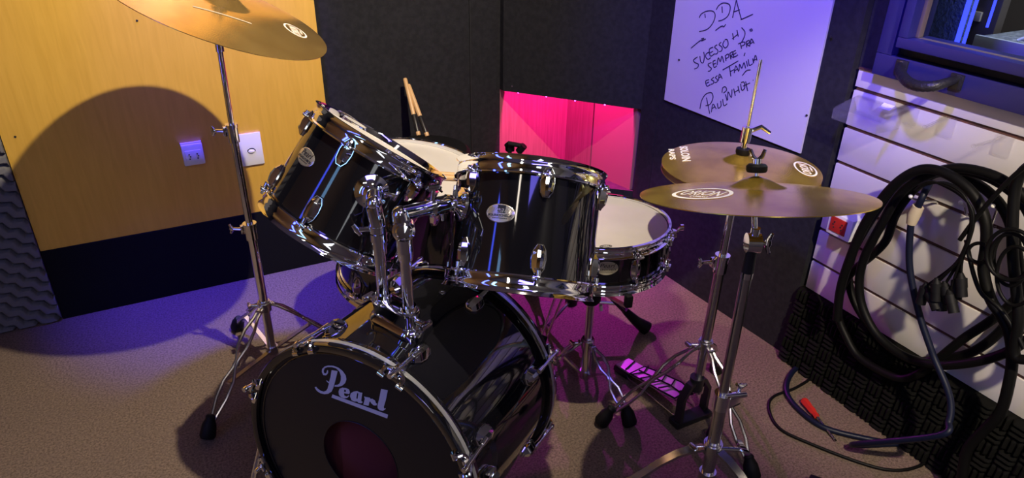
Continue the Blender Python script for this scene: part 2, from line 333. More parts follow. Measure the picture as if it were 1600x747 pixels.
# ---------------------------------------------------------------- measured curves (metres, world axes)
D = {'cabA': [(1.5, 0.9877, 0.2812), (1.5, 1.0016, 0.3745), (1.5, 0.9977, 0.4734), (1.5, 0.984, 0.5718), (1.5, 0.9525, 0.6667), (1.5, 0.918, 0.7262), (1.5, 0.874, 0.76), (1.5, 0.8175, 0.7632), (1.5, 0.7617, 0.7419),
          (1.5, 0.7223, 0.6989), (1.5, 0.7034, 0.6467), (1.5, 0.692, 0.5961), (1.5, 0.6581, 0.5409), (1.5, 0.6246, 0.5152), (1.5, 0.5984, 0.4857), (1.5, 0.5767, 0.4384), (1.5, 0.5641, 0.3821), (1.5, 0.5567, 0.3038),
          (1.5, 0.5742, 0.2274), (1.5, 0.5857, 0.1623), (1.5, 0.5685, 0.0673)],
 'cabA2': [(1.52, 1.0009, 0.267), (1.53, 0.9848, 0.2102), (1.545, 0.9596, 0.1745), (1.55, 0.9236, 0.1802)],
 'cabB': [(1.5245, 0.5529, 0.5441), (1.5245, 0.5784, 0.471), (1.5245, 0.6127, 0.412), (1.5245, 0.6663, 0.3531), (1.5245, 0.73, 0.3044), (1.5245, 0.8083, 0.279), (1.5245, 0.8868, 0.2927), (1.5245, 0.9439, 0.3414),
          (1.5245, 0.9722, 0.404), (1.5245, 0.9764, 0.4783), (1.5245, 0.9575, 0.5785), (1.5245, 0.9361, 0.6653), (1.5245, 0.8964, 0.7252), (1.5245, 0.834, 0.7722), (1.5245, 0.7673, 0.7868), (1.5245, 0.7112, 0.7796),
          (1.5245, 0.6495, 0.7481), (1.5245, 0.592, 0.6886), (1.5245, 0.5604, 0.6167), (1.5245, 0.5529, 0.5441)],
 'cabBlue_f': [(1.6106, 0.7394, 0.008), (1.5532, 0.7652, 0.008), (1.5224, 0.7882, 0.008), (1.4473, 0.8652, 0.008), (1.4221, 0.9189, 0.008), (1.4284, 1.0026, 0.008), (1.4628, 1.0596, 0.008), (1.5366, 1.1052, 0.008),
               (1.6203, 1.1228, 0.008), (1.7209, 1.1201, 0.008)],
 'cabBlue_w': [(1.515, 0.8693, 0.7217), (1.482, 0.8554, 0.7069), (1.479, 0.858, 0.6665), (1.479, 0.8604, 0.6329), (1.479, 0.842, 0.5579), (1.479, 0.8178, 0.5016), (1.479, 0.7738, 0.4296), (1.479, 0.732, 0.3747),
               (1.479, 0.7108, 0.3487), (1.475, 0.6681, 0.3083), (1.47, 0.6412, 0.2743), (1.455, 0.6246, 0.2402), (1.43, 0.6239, 0.2086)],
 'cabC': [(1.549, 0.7437, 0.2939), (1.549, 0.7022, 0.39), (1.549, 0.6614, 0.4693), (1.549, 0.6318, 0.5455), (1.549, 0.6251, 0.6206), (1.549, 0.6422, 0.6878), (1.549, 0.6865, 0.7415), (1.549, 0.7485, 0.7676),
          (1.549, 0.8186, 0.766), (1.549, 0.8847, 0.7348), (1.549, 0.9229, 0.6743), (1.549, 0.9449, 0.6053), (1.549, 0.9496, 0.5319), (1.549, 0.9752, 0.4729), (1.549, 1.0107, 0.412), (1.549, 1.0307, 0.3447),
          (1.549, 1.0214, 0.2668), (1.549, 0.9815, 0.2171), (1.549, 0.923, 0.181), (1.549, 0.8183, 0.1919), (1.549, 0.7691, 0.2381), (1.549, 0.7437, 0.2939)],
 'cabD': [(1.573, 0.7545, 0.286), (1.573, 0.7998, 0.2524), (1.573, 0.8626, 0.2461), (1.573, 0.9379, 0.2693), (1.573, 1.002, 0.3134), (1.573, 1.0385, 0.3748), (1.573, 1.0423, 0.4525), (1.573, 1.0206, 0.5483),
          (1.573, 0.9908, 0.6367), (1.573, 0.9542, 0.6907), (1.573, 0.8993, 0.7281), (1.573, 0.8415, 0.7423), (1.573, 0.7719, 0.7311), (1.573, 0.7172, 0.6932), (1.573, 0.6721, 0.6213), (1.573, 0.6417, 0.5412),
          (1.573, 0.6431, 0.4562), (1.573, 0.6839, 0.3577), (1.573, 0.7545, 0.286)],
 'cabThin_f': [(1.7221, 1.1203, 0.005), (1.5876, 1.0675, 0.005), (1.4915, 1.0495, 0.005), (1.4026, 1.0495, 0.005), (1.3507, 1.015, 0.005), (1.3206, 0.9449, 0.005), (1.352, 0.8654, 0.005), (1.4155, 0.7586, 0.005),
               (1.4672, 0.7066, 0.005), (1.5363, 0.6867, 0.005), (1.6223, 0.6935, 0.005)],
 'fan': [([(1.463, 0.8655, 0.7174), (1.463, 0.8422, 0.7422), (1.463, 0.8034, 0.7605), (1.463, 0.7649, 0.7523), (1.463, 0.7395, 0.7217), (1.463, 0.7287, 0.6891), (1.463, 0.7253, 0.6447), (1.463, 0.7342, 0.5928),
           (1.463, 0.7755, 0.5173)],
          (1.46, 0.7733, 0.4919)),
         ([(1.457, 0.8619, 0.72), (1.457, 0.8391, 0.7457), (1.457, 0.7996, 0.7616), (1.457, 0.7614, 0.7535), (1.457, 0.7355, 0.7246), (1.457, 0.7248, 0.6922), (1.457, 0.7216, 0.648), (1.457, 0.7291, 0.5986),
           (1.457, 0.762, 0.513)],
          (1.454, 0.7461, 0.4991)),
         ([(1.451, 0.8584, 0.7226), (1.451, 0.8359, 0.7492), (1.451, 0.7959, 0.7628), (1.451, 0.7578, 0.7546), (1.451, 0.7316, 0.7276), (1.451, 0.7209, 0.6953), (1.451, 0.7179, 0.6512), (1.451, 0.7241, 0.6043),
           (1.451, 0.75, 0.5466)],
          (1.448, 0.7361, 0.505)),
         ([(1.463, 0.8655, 0.7174), (1.463, 0.8432, 0.7452), (1.463, 0.8021, 0.7566), (1.463, 0.7637, 0.7484), (1.463, 0.7367, 0.7228), (1.463, 0.7259, 0.6903), (1.463, 0.7231, 0.6458), (1.463, 0.7281, 0.6008),
           (1.463, 0.7415, 0.523)],
          (1.46, 0.73, 0.4984)),
         ([(1.457, 0.8619, 0.72), (1.457, 0.84, 0.7487), (1.457, 0.7984, 0.7577), (1.457, 0.7601, 0.7496), (1.457, 0.7328, 0.7258), (1.457, 0.7221, 0.6934), (1.457, 0.7194, 0.6491), (1.457, 0.723, 0.6065),
           (1.457, 0.7341, 0.5455)],
          (1.454, 0.714, 0.5129)),
         ([(1.451, 0.8584, 0.7226), (1.451, 0.8369, 0.7522), (1.451, 0.7946, 0.7588), (1.451, 0.7565, 0.7508), (1.451, 0.7289, 0.7288), (1.451, 0.7182, 0.6965), (1.451, 0.7157, 0.6523), (1.451, 0.7181, 0.6122),
           (1.451, 0.7164, 0.5357)],
          (1.448, 0.7053, 0.5214)),
         ([(1.463, 0.8655, 0.7174), (1.463, 0.8441, 0.7483), (1.463, 0.8008, 0.7526), (1.463, 0.7624, 0.7445), (1.463, 0.734, 0.724), (1.463, 0.7232, 0.6916), (1.463, 0.7209, 0.6469), (1.463, 0.722, 0.6087),
           (1.463, 0.7173, 0.5679)],
          (1.46, 0.7029, 0.5211)),
         ([(1.457, 0.8619, 0.72), (1.457, 0.841, 0.7518), (1.457, 0.7971, 0.7538), (1.457, 0.7588, 0.7457), (1.457, 0.7301, 0.727), (1.457, 0.7194, 0.6947), (1.457, 0.7172, 0.6501), (1.457, 0.717, 0.6144),
           (1.457, 0.7088, 0.5806)],
          (1.454, 0.6958, 0.5515))],
 'hand': [[(1.7146, 0.9516), (1.7103, 0.9402)], [(1.7361, 0.9359), (1.7282, 0.9494), (1.7061, 0.9612), (1.6828, 0.964), (1.672, 0.9538), (1.6763, 0.9315), (1.6957, 0.9086), (1.7283, 0.8952)],
          [(1.6501, 0.9833), (1.6451, 0.9653)], [(1.6707, 0.9706), (1.6634, 0.9836), (1.6458, 0.9942), (1.6229, 0.993), (1.6168, 0.9792), (1.6223, 0.9597), (1.6392, 0.9465), (1.6557, 0.9398)],
          [(1.6027, 0.9583), (1.6013, 0.9817), (1.5991, 1.0094)], [(1.5991, 1.0094), (1.5821, 0.9801), (1.568, 0.9586)], [(1.603, 0.9745), (1.58, 0.985)], [(1.5711, 0.9581), (1.53, 0.9804)],
          [(1.6619, 0.9108), (1.6447, 0.925), (1.6356, 0.9291)], [(1.6356, 0.9291), (1.6306, 0.9275), (1.6257, 0.9355)], [(1.7537, 0.8387), (1.7227, 0.8663), (1.713, 0.8716)],
          [(1.7158, 0.8751), (1.7041, 0.8799), (1.7127, 0.8697), (1.6968, 0.8788)], [(1.7207, 0.8184), (1.7363, 0.8047), (1.7278, 0.7987), (1.7129, 0.7969), (1.7145, 0.7862), (1.7276, 0.778)],
          [(1.7108, 0.823), (1.704, 0.8066), (1.6932, 0.8064), (1.6918, 0.8246), (1.6974, 0.8386)], [(1.6724, 0.8438), (1.6849, 0.8361), (1.6864, 0.8257), (1.6748, 0.8206), (1.6657, 0.8276)],
          [(1.662, 0.8608), (1.6759, 0.8506), (1.6667, 0.8324), (1.6516, 0.8431)], [(1.67, 0.8418), (1.6596, 0.8489)], [(1.6471, 0.8712), (1.6555, 0.8622), (1.6405, 0.8554), (1.6418, 0.8452), (1.6494, 0.8426)],
          [(1.6324, 0.8815), (1.6393, 0.8728), (1.6263, 0.8681), (1.6254, 0.8575), (1.6351, 0.8525)], [(1.6206, 0.8887), (1.6245, 0.8758), (1.613, 0.8683), (1.6036, 0.8799), (1.6103, 0.8931), (1.6191, 0.8913)],
          [(1.5935, 0.9153), (1.5853, 0.8979)], [(1.5789, 0.9274), (1.5701, 0.9103)], [(1.592, 0.899), (1.5728, 0.9168)], [(1.5634, 0.9372), (1.5489, 0.9283), (1.5472, 0.9146), (1.5545, 0.8968)],
          [(1.5322, 0.9359), (1.5258, 0.9403), (1.5229, 0.9353), (1.5305, 0.934)], [(1.6595, 0.8139), (1.6719, 0.806), (1.6658, 0.7998), (1.6561, 0.7969), (1.6593, 0.7885), (1.6677, 0.785)],
          [(1.6444, 0.8247), (1.6534, 0.8177), (1.6453, 0.8019), (1.6358, 0.8091)], [(1.6499, 0.8109), (1.6407, 0.8165)], [(1.635, 0.8118), (1.6341, 0.8344), (1.6239, 0.8242), (1.6209, 0.8422), (1.6093, 0.825)],
          [(1.6086, 0.8473), (1.602, 0.8315)], [(1.6094, 0.8447), (1.598, 0.8534), (1.5937, 0.8456), (1.6035, 0.8386)], [(1.5924, 0.858), (1.5841, 0.8403)],
          [(1.5919, 0.8557), (1.5825, 0.8635), (1.5808, 0.8556), (1.5879, 0.8492), (1.5726, 0.8477)], [(1.5709, 0.8697), (1.5802, 0.862), (1.5731, 0.85), (1.5602, 0.8585)], [(1.5765, 0.8565), (1.5676, 0.8632)],
          [(1.5592, 0.8949), (1.5506, 0.8787)], [(1.5657, 0.8899), (1.5457, 0.8995), (1.5422, 0.8922), (1.5551, 0.8849)], [(1.5383, 0.9023), (1.5322, 0.8862)],
          [(1.539, 0.8999), (1.5289, 0.9074), (1.5257, 0.9015), (1.5342, 0.8952), (1.5211, 0.8917)], [(1.5223, 0.8915), (1.5209, 0.9127), (1.5076, 0.9023)], [(1.5226, 0.8984), (1.5121, 0.9061)],
          [(1.6593, 0.7602), (1.6719, 0.752), (1.6635, 0.7384), (1.651, 0.7468)], [(1.6673, 0.7469), (1.6578, 0.7528)], [(1.6407, 0.7724), (1.6492, 0.7627), (1.6383, 0.7602), (1.6401, 0.752), (1.6485, 0.7484)],
          [(1.6273, 0.7807), (1.6338, 0.7726), (1.6248, 0.7686), (1.6259, 0.7607), (1.6342, 0.7571)], [(1.6201, 0.7657), (1.6198, 0.7876), (1.6058, 0.7758)], [(1.6205, 0.7747), (1.6116, 0.7809)],
          [(1.6093, 0.8026), (1.5553, 0.8418)], [(1.5864, 0.8202), (1.5736, 0.791)], [(1.5785, 0.8047), (1.5653, 0.8137)], [(1.5631, 0.8034), (1.5615, 0.8258), (1.5475, 0.8119)], [(1.5628, 0.8108), (1.5533, 0.8179)],
          [(1.5462, 0.8147), (1.5484, 0.8336), (1.5374, 0.824), (1.5331, 0.8418), (1.5235, 0.8271)], [(1.5371, 0.8601), (1.5349, 0.8701)], [(1.5251, 0.8484), (1.5174, 0.8334)],
          [(1.519, 0.8545), (1.5117, 0.8385), (1.5009, 0.8456)], [(1.5042, 0.8601), (1.497, 0.8474)], [(1.499, 0.848), (1.4963, 0.8711), (1.4873, 0.8581)], [(1.4983, 0.8557), (1.49, 0.8622)],
          [(1.531, 0.8036), (1.519, 0.821), (1.5047, 0.8267)], [(1.6792, 0.6597), (1.6772, 0.6872), (1.664, 0.712), (1.6413, 0.7232), (1.6316, 0.71), (1.639, 0.687), (1.657, 0.6767)], [(1.6586, 0.7029), (1.635, 0.6561)],
          [(1.6293, 0.6631), (1.6276, 0.6901), (1.6113, 0.6787)], [(1.6281, 0.6751), (1.6175, 0.685)], [(1.6102, 0.6974), (1.6032, 0.6836), (1.5937, 0.6941), (1.5987, 0.7084)],
          [(1.5913, 0.7156), (1.5827, 0.6972), (1.5711, 0.7066)], [(1.5985, 0.7343), (1.5983, 0.7497), (1.5879, 0.7548), (1.5821, 0.7462), (1.5919, 0.735)], [(1.5834, 0.7331), (1.5729, 0.7153)],
          [(1.5715, 0.7183), (1.5747, 0.743), (1.5585, 0.7294), (1.5611, 0.754)], [(1.5554, 0.758), (1.5446, 0.7382)], [(1.5408, 0.7692), (1.5306, 0.7518)], [(1.551, 0.7466), (1.5345, 0.7608)],
          [(1.532, 0.7788), (1.5236, 0.7611), (1.5143, 0.7709), (1.5209, 0.7865), (1.5309, 0.7825)], [(1.5154, 0.7903), (1.5014, 0.7643)], [(1.5213, 0.7741), (1.4983, 0.7896)], [(1.4895, 0.8004), (1.4875, 0.7995)]],
 'logo': {'a': [[(-0.011, 0.1548), (-0.0092, 0.1623), (-0.0029, 0.1685), (0.0061, 0.1727), (0.013, 0.1722), (0.0179, 0.173), (0.0153, 0.1584), (0.0145, 0.1532), (0.018, 0.1519), (0.0149, 0.1484), (0.0079, 0.1468),
                 (0.005, 0.1491), (-0.001, 0.1465), (-0.008, 0.147)],
                [(0.0059, 0.1687), (0.0089, 0.1688), (0.0063, 0.1551), (0.0033, 0.155)]],
          'bowl': [[(-0.0607, 0.1972), (-0.0602, 0.1925), (-0.0624, 0.1879), (-0.0663, 0.1836), (-0.0726, 0.1825), (-0.0756, 0.1883), (-0.0743, 0.1956), (-0.068, 0.2031), (-0.0596, 0.2082), (-0.0473, 0.2119),
                    (-0.0353, 0.2115), (-0.0256, 0.2071), (-0.0191, 0.1997), (-0.0176, 0.1915), (-0.0211, 0.1816), (-0.0286, 0.1731), (-0.038, 0.1673), (-0.0472, 0.1646), (-0.0464, 0.1683), (-0.0398, 0.1712),
                    (-0.0344, 0.176), (-0.0309, 0.185), (-0.03, 0.1941), (-0.0328, 0.2037), (-0.0405, 0.2084), (-0.0506, 0.2078), (-0.0609, 0.2043), (-0.0683, 0.1991), (-0.0713, 0.1917), (-0.0702, 0.1872),
                    (-0.066, 0.1882), (-0.0635, 0.1924), (-0.0629, 0.1959)]],
          'e': [[(-0.038, 0.156), (-0.0352, 0.1636), (-0.0288, 0.1685), (-0.0197, 0.1708), (-0.0128, 0.1695), (-0.0111, 0.1642), (-0.0127, 0.1597), (-0.0253, 0.1572), (-0.0248, 0.1518), (-0.0198, 0.151),
                 (-0.0141, 0.1562), (-0.0134, 0.1545), (-0.0179, 0.149), (-0.0251, 0.1454), (-0.0322, 0.1452), (-0.0371, 0.1484)],
                [(-0.024, 0.1659), (-0.02, 0.1664), (-0.0206, 0.1612), (-0.0249, 0.1605)]],
          'l': [[(0.061, 0.1969), (0.0758, 0.1996), (0.0709, 0.1765), (0.0656, 0.1582), (0.0665, 0.1546), (0.0698, 0.1572), (0.069, 0.1542), (0.0635, 0.1492), (0.0558, 0.1477), (0.052, 0.1512), (0.0518, 0.157),
                 (0.0555, 0.171)]],
          'r': [[(0.0219, 0.1666), (0.0254, 0.1663), (0.0342, 0.1681), (0.0361, 0.1659), (0.04, 0.1677), (0.0467, 0.1658), (0.0481, 0.1605), (0.0508, 0.1605), (0.0493, 0.1561), (0.0434, 0.1539), (0.0377, 0.1567),
                 (0.0359, 0.16), (0.0339, 0.1592), (0.031, 0.1484), (0.0192, 0.147), (0.0233, 0.1612)]],
          'stem': [[(-0.0516, 0.2003), (-0.0374, 0.2031), (-0.0444, 0.1784), (-0.0506, 0.1595), (-0.0553, 0.1499), (-0.063, 0.1426), (-0.0726, 0.1379), (-0.0831, 0.1366), (-0.0913, 0.1391), (-0.096, 0.1455),
                    (-0.0923, 0.1483), (-0.0888, 0.1447), (-0.0817, 0.1424), (-0.0743, 0.1431), (-0.0682, 0.1473), (-0.0643, 0.1537), (-0.0599, 0.1671), (-0.0658, 0.1706), (-0.0657, 0.1724), (-0.0597, 0.1702),
                    (-0.0551, 0.1845)]],
          'under': [[(-0.0532, 0.144), (0.0748, 0.1441), (0.0727, 0.135), (-0.0562, 0.1361)]]},
 'right1': [(1.475, 0.5587, 0.4594), (1.475, 0.5839, 0.5399), (1.475, 0.6105, 0.602), (1.475, 0.6378, 0.6629), (1.475, 0.6637, 0.738), (1.475, 0.6793, 0.8016), (1.475, 0.6726, 0.8423), (1.475, 0.6409, 0.8696),
            (1.475, 0.5989, 0.8466), (1.475, 0.5606, 0.7708), (1.475, 0.5185, 0.6539), (1.475, 0.4932, 0.536), (1.475, 0.4899, 0.4431)],
 'right2': [(1.455, 0.7354, 0.6571), (1.455, 0.7166, 0.726), (1.455, 0.6969, 0.7845), (1.455, 0.6762, 0.8337), (1.455, 0.6526, 0.8688), (1.455, 0.6164, 0.8944)],
 'right3': [(1.472, 0.554, 0.4882), (1.472, 0.5833, 0.5173), (1.472, 0.6264, 0.5467), (1.472, 0.6639, 0.5567), (1.472, 0.6927, 0.5886), (1.472, 0.718, 0.6306), (1.472, 0.7317, 0.655)],
 'smallcoil': [[(1.452, 0.6005, 0.6803), (1.452, 0.5953, 0.6525), (1.452, 0.5989, 0.6278), (1.452, 0.6107, 0.6127), (1.452, 0.6278, 0.6118), (1.452, 0.6454, 0.6256), (1.452, 0.6586, 0.6504), (1.452, 0.6636, 0.6792),
                (1.452, 0.6592, 0.7039), (1.452, 0.6469, 0.7179), (1.452, 0.6301, 0.7178), (1.452, 0.6132, 0.7041)],
               [(1.452, 0.5934, 0.6911), (1.452, 0.5901, 0.6669), (1.452, 0.5965, 0.6442), (1.452, 0.6113, 0.629), (1.452, 0.6306, 0.6257), (1.452, 0.6493, 0.6357), (1.452, 0.6619, 0.6562), (1.452, 0.6649, 0.6816),
                (1.452, 0.6575, 0.7044), (1.452, 0.6421, 0.7187), (1.452, 0.6231, 0.7208), (1.452, 0.6054, 0.7107)],
               [(1.452, 0.5854, 0.7023), (1.452, 0.5821, 0.6755), (1.452, 0.59, 0.65), (1.452, 0.6075, 0.6326), (1.452, 0.6302, 0.6283), (1.452, 0.6519, 0.6388), (1.452, 0.6663, 0.6615), (1.452, 0.6692, 0.6898),
                (1.452, 0.66, 0.7155), (1.452, 0.6417, 0.7317), (1.452, 0.6194, 0.7345), (1.452, 0.599, 0.7237)],
               [(1.452, 0.6697, 0.6598), (1.452, 0.6691, 0.6488), (1.452, 0.6738, 0.6381), (1.452, 0.6827, 0.6303), (1.452, 0.6936, 0.6278), (1.452, 0.7034, 0.6313), (1.452, 0.7094, 0.6398), (1.452, 0.71, 0.6511),
                (1.452, 0.7049, 0.6619), (1.452, 0.6958, 0.6694), (1.452, 0.6851, 0.6717), (1.452, 0.6756, 0.6681)],
               [(1.452, 0.5746, 0.6579), (1.452, 0.5687, 0.6274), (1.452, 0.5726, 0.6001), (1.452, 0.5854, 0.5832), (1.452, 0.6039, 0.5817), (1.452, 0.6232, 0.5965), (1.452, 0.6377, 0.6236), (1.452, 0.6433, 0.6553),
                (1.452, 0.6386, 0.6826), (1.452, 0.6251, 0.6982), (1.452, 0.6068, 0.6984), (1.452, 0.5884, 0.6837)]],
 'wbscrews': [(1.8, 0.7918), (1.2662, 0.968), (1.2873, 0.751)]}

# ================================================================ THE SETTING
struct(MB().box((0.2, 0.4, -0.025), (4.0, 5.2, 0.05)).build('floor', 'carpet'))
struct(MB().box((0.2, 0.4, 2.65), (4.0, 5.2, 0.1)).build('ceiling', 'darkroom'))
struct(MB().box((-0.35, 2.46, 1.30), (3.1, 0.10, 2.60)).build('wall_back', 'blackwall'))
struct(MB().box((-1.75, 0.4, 1.30), (0.1, 4.2, 2.60)).build('wall_left', 'woodroom'))
struct(MB().box((0.2, -1.75, 1.30), (4.0, 0.1, 2.60)).build('wall_front', 'darkroom'))
def wx(y): return 1.589 - 0.0661 * (y - 1.2)              # face of the black right wall
b = MB()
def prism(b, ring, z0, z1):
    n0 = b._a([(x, y, z0) for x, y in ring]); n = len(ring); n1 = b._a([(x, y, z1) for x, y in ring])
    b.f.append([n0 + i for i in range(n)]); b.f.append([n1 + i for i in range(n)])
    for i in range(n): b.f.append([n0 + i, n0 + (i + 1) % n, n1 + (i + 1) % n, n1 + i])
    return b
# right wall from the corner towards the window: padded black panels with a seam between them
struct(prism(MB(), [(wx(1.192), 1.192), (wx(1.878), 1.878), (1.75, 1.878), (1.75, 1.192)], 0, 2.6).build('wall_right', 'blackwall'))
struct(prism(MB(), [(wx(1.881), 1.881), (wx(1.966), 1.966), (1.75, 1.966), (1.75, 1.881)], 0, 2.6).build('trim_1', 'blackwall'))
# corner panel hanging over the niche, and the black box under it
struct(prism(MB(), [(1.190, 2.383), (1.190, 2.420), (1.205, 2.420), (1.556, 1.985), (1.60, 1.985), (1.60, 1.9662), (wx(1.966), 1.9662)], 0.577, 2.6).build('wall_corner', 'blackwall'))
b = MB(); ring = [(1.193, 2.385, 0.215), (wx(1.966), 1.967, 0.255), (1.75, 1.967, 0.255), (1.75, 2.41, 0.215), (1.193, 2.41, 0.215)]
n0 = b._a([(x, y, 0) for x, y, z in ring]); n1 = b._a(ring); b.f.append([n0 + i for i in range(5)]); b.f.append([n1 + i for i in range(5)])
for i in range(5): b.f.append([n0 + i, n0 + (i + 1) % 5, n1 + (i + 1) % 5, n1 + i])
struct(b.build('trim_2', 'blackwall'))
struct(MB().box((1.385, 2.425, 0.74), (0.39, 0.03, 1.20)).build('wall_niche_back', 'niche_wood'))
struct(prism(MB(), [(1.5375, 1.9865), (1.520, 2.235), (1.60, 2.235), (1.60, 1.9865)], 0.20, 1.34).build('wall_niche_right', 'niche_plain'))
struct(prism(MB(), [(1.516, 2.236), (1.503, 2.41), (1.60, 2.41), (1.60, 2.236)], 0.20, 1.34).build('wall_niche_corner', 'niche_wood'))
# right wall under and around the window
struct(MB().box((1.68, -0.25, 0.45), (0.12, 2.87, 0.90)).build('wall_right_sill', 'darkroom'))
struct(MB().box((1.68, -0.95, 1.75), (0.12, 1.5, 1.70)).build('wall_right_side', 'darkroom'))
struct(MB().box((1.68, 0.50, 2.25), (0.12, 1.40, 0.70)).build('wall_right_top', 'darkroom'))
struct(MB().box((1.66, 1.145, 1.75), (0.10, 0.09, 1.70)).build('wall_right_post', 'blackwall'))
# black boarding under the plywood panel
struct(MB().box((0.385, 2.398, 0.1275), (1.63, 0.024, 0.253)).build('baseboard_back', 'basebox'))
struct(MB().box((1.065, 2.4075, 1.3), (0.003, 0.006, 2.6)).build('trim_3', 'dark'))

# plywood panel on the back wall
pn = thing('wooden_wall_panel', (0.04, 2.40, 0.255), 'large honey-coloured plywood panel on the wall behind the left cymbal stand', 'wall panel')
MB().box((0.04, 2.399, 1.405), (0.94, 0.022, 2.30), bev=0.003).build('panel_board', 'wood', pn)
for x, z in ((-0.395, 0.63), (-0.01, 0.93), (0.485, 0.60), (0.485, 1.1), (-0.395, 1.1), (0.42, 0.285)):
    MB().cyl((x, 2.3885, z), (x, 2.3865, z), 0.0032).build('screw', 'dark', pn)

# acoustic foam at the far left: staggered wavy ridges running down to the right
def wavy_foam():
    vs_, fs = [], []; nx, nz = 110, 400; x0, x1, z0, z1 = -0.80, -0.432, 0.006, 1.20
    ca, sa = math.cos(math.radians(-33)), math.sin(math.radians(-33))
    for j in range(nz + 1):
        for i in range(nx + 1):
            x = x0 + (x1 - x0) * i / nx; z = z0 + (z1 - z0) * j / nz
            u = x * ca + z * sa; w = -x * sa + z * ca
            tri = abs(((u / 0.046) % 1.0) - 0.5) * 2
            ph = (w / 0.037 + 0.33 * tri) % 1.0
            h = min(1.0, ph / 0.30) * (1.0 - 0.25 * ph) if ph < 0.84 else 0.79 * (1 - ph) / 0.16
            vs_.append((x, 2.398 - 0.002 - 0.026 * h, z))
    for j in range(nz):
        for i in range(nx):
            a = j * (nx + 1) + i; fs.append([a, a + 1, a + nx + 2, a + nx + 1])
    # back sheet edge
    b = MB().raw(vs_, fs)
    n = nx + 1
    back = b._a([(v[0], 2.409, v[2]) for v in vs_[:n]]); 
    for i in range(nx): b.f.append([i, back + i, back + i + 1, i + 1])
    rt = [j * n + nx for j in range(nz + 1)]; back2 = b._a([(vs_[k][0], 2.409, vs_[k][2]) for k in rt])
    for j in range(nz): b.f.append([rt[j], rt[j + 1], back2 + j + 1, back2 + j])
    return b
tag(wavy_foam().build('acoustic_foam_panel', 'foam', sharp=50), 'dark grey wavy acoustic foam sheet at the far left edge of the wall', 'acoustic foam')

# basket-weave foam along the foot of the right wall
def weave_foam():
    vs_, fs = [], []; y0, y1, z0, z1 = 1.188, -0.6, 0.004, 0.25; ny, nz = 520, 74; cell = 0.042
    for j in range(nz + 1):
        for i in range(ny + 1):
            y = y0 + (y1 - y0) * i / ny; z = z0 + (z1 - z0) * j / nz
            cy, cz = int((y0 - y) / cell), int(z / cell); fy, fz = ((y0 - y) / cell) % 1, (z / cell) % 1
            t = fy if (cy + cz) % 2 else fz
            h = abs(math.sin(t * PI * 3)) ** 0.7
            e = min(1.0, 6 * min(fy, 1 - fy, fz, 1 - fz) + 0.15)
            lean = 0.02 * (1 - z / z1)
            vs_.append((1.600 - 0.014 - lean - 0.014 * h * e, y, z))
    for j in range(nz):
        for i in range(ny):
            a = j * (ny + 1) + i; fs.append([a, a + 1, a + ny + 2, a + ny + 1])
    b = MB().raw(vs_, fs); n = ny + 1
    top = [nz * n + i for i in range(n)]; bk = b._a([(1.6195, vs_[k][1], vs_[k][2]) for k in top])
    for i in range(ny): b.f.append([top[i], top[i + 1], bk + i + 1, bk + i])
    lf = [j * n for j in range(nz + 1)]; bl = b._a([(1.6195, vs_[k][1], vs_[k][2]) for k in lf])
    for j in range(nz): b.f.append([lf[j], lf[j + 1], bl + j + 1, bl + j])
    return b
tag(weave_foam().build('basketweave_foam_strip', 'blackfoam', sharp=60), 'black basket-weave foam strip along the foot of the slatted wall', 'acoustic foam')

# slatted display panel
sp = thing('slatwall_panel', (1.61, 0.3, 0.25), 'white slatted display wall panel with brown grooves under the window', 'wall panel')
b = MB(); gz = [0.345, 0.446, 0.549, 0.651, 0.751, 0.853]; zs = [0.252] + gz + [0.902]
for k in range(len(zs) - 1):
    z0 = zs[k] + (0.005 if k else 0); z1 = zs[k + 1] - (0.005 if k < len(zs) - 2 else 0)
    b.box((1.6095, 0.285, (z0 + z1) / 2), (0.018, 1.79, z1 - z0), bev=0.0012)
b.build('slat_board', 'slat', sp)
for z in gz: MB().box((1.6125, 0.285, z), (0.013, 1.786, 0.0098)).build('groove_strip', 'groove', sp)
MB().box((1.6085, 0.285, 0.9045), (0.022, 1.79, 0.004)).build('top_edge', 'groove', sp)

# whiteboard
wb = thing('whiteboard', (wx(1.56), 1.56, 0.645), 'whiteboard with a handwritten dedication fixed to the black right wall', 'whiteboard')
nrm = V((-0.998, -0.066, 0)).normalized(); along = V((-0.066, 0.998, 0)).normalized()
def wp(y, z, o=0.0): return V((wx(y), y, z)) + nrm * o
b = MB(); b.poly([wp(1.283, 0.641, 0.001), wp(1.848, 0.645, 0.001), wp(1.848, 1.95, 0.001), wp(1.283, 1.95, 0.001)], 0.006, nrm)
b.build('board', 'board', wb)
b = MB()
for st in D['hand']:
    pts = [wp(y, z, 0.0078) for y, z in (st if len(st) < 3 else [(p.x, p.y) for p in smooth_path([(q[0], q[1], 0) for q in st], 4)])]
    if len(pts) == 1: pts.append(pts[0] + V((0, 0.002, 0)))
    b.tube(pts, 0, flat=(0.0030, 0.0006, nrm))
b.build('handwriting', 'ink', wb, label='dark blue marker handwriting')
for y, z in D['wbscrews']: MB().cyl(wp(y, z, 0.007), wp(y, z, 0.0095), 0.0032).build('screw', 'dark', wb)

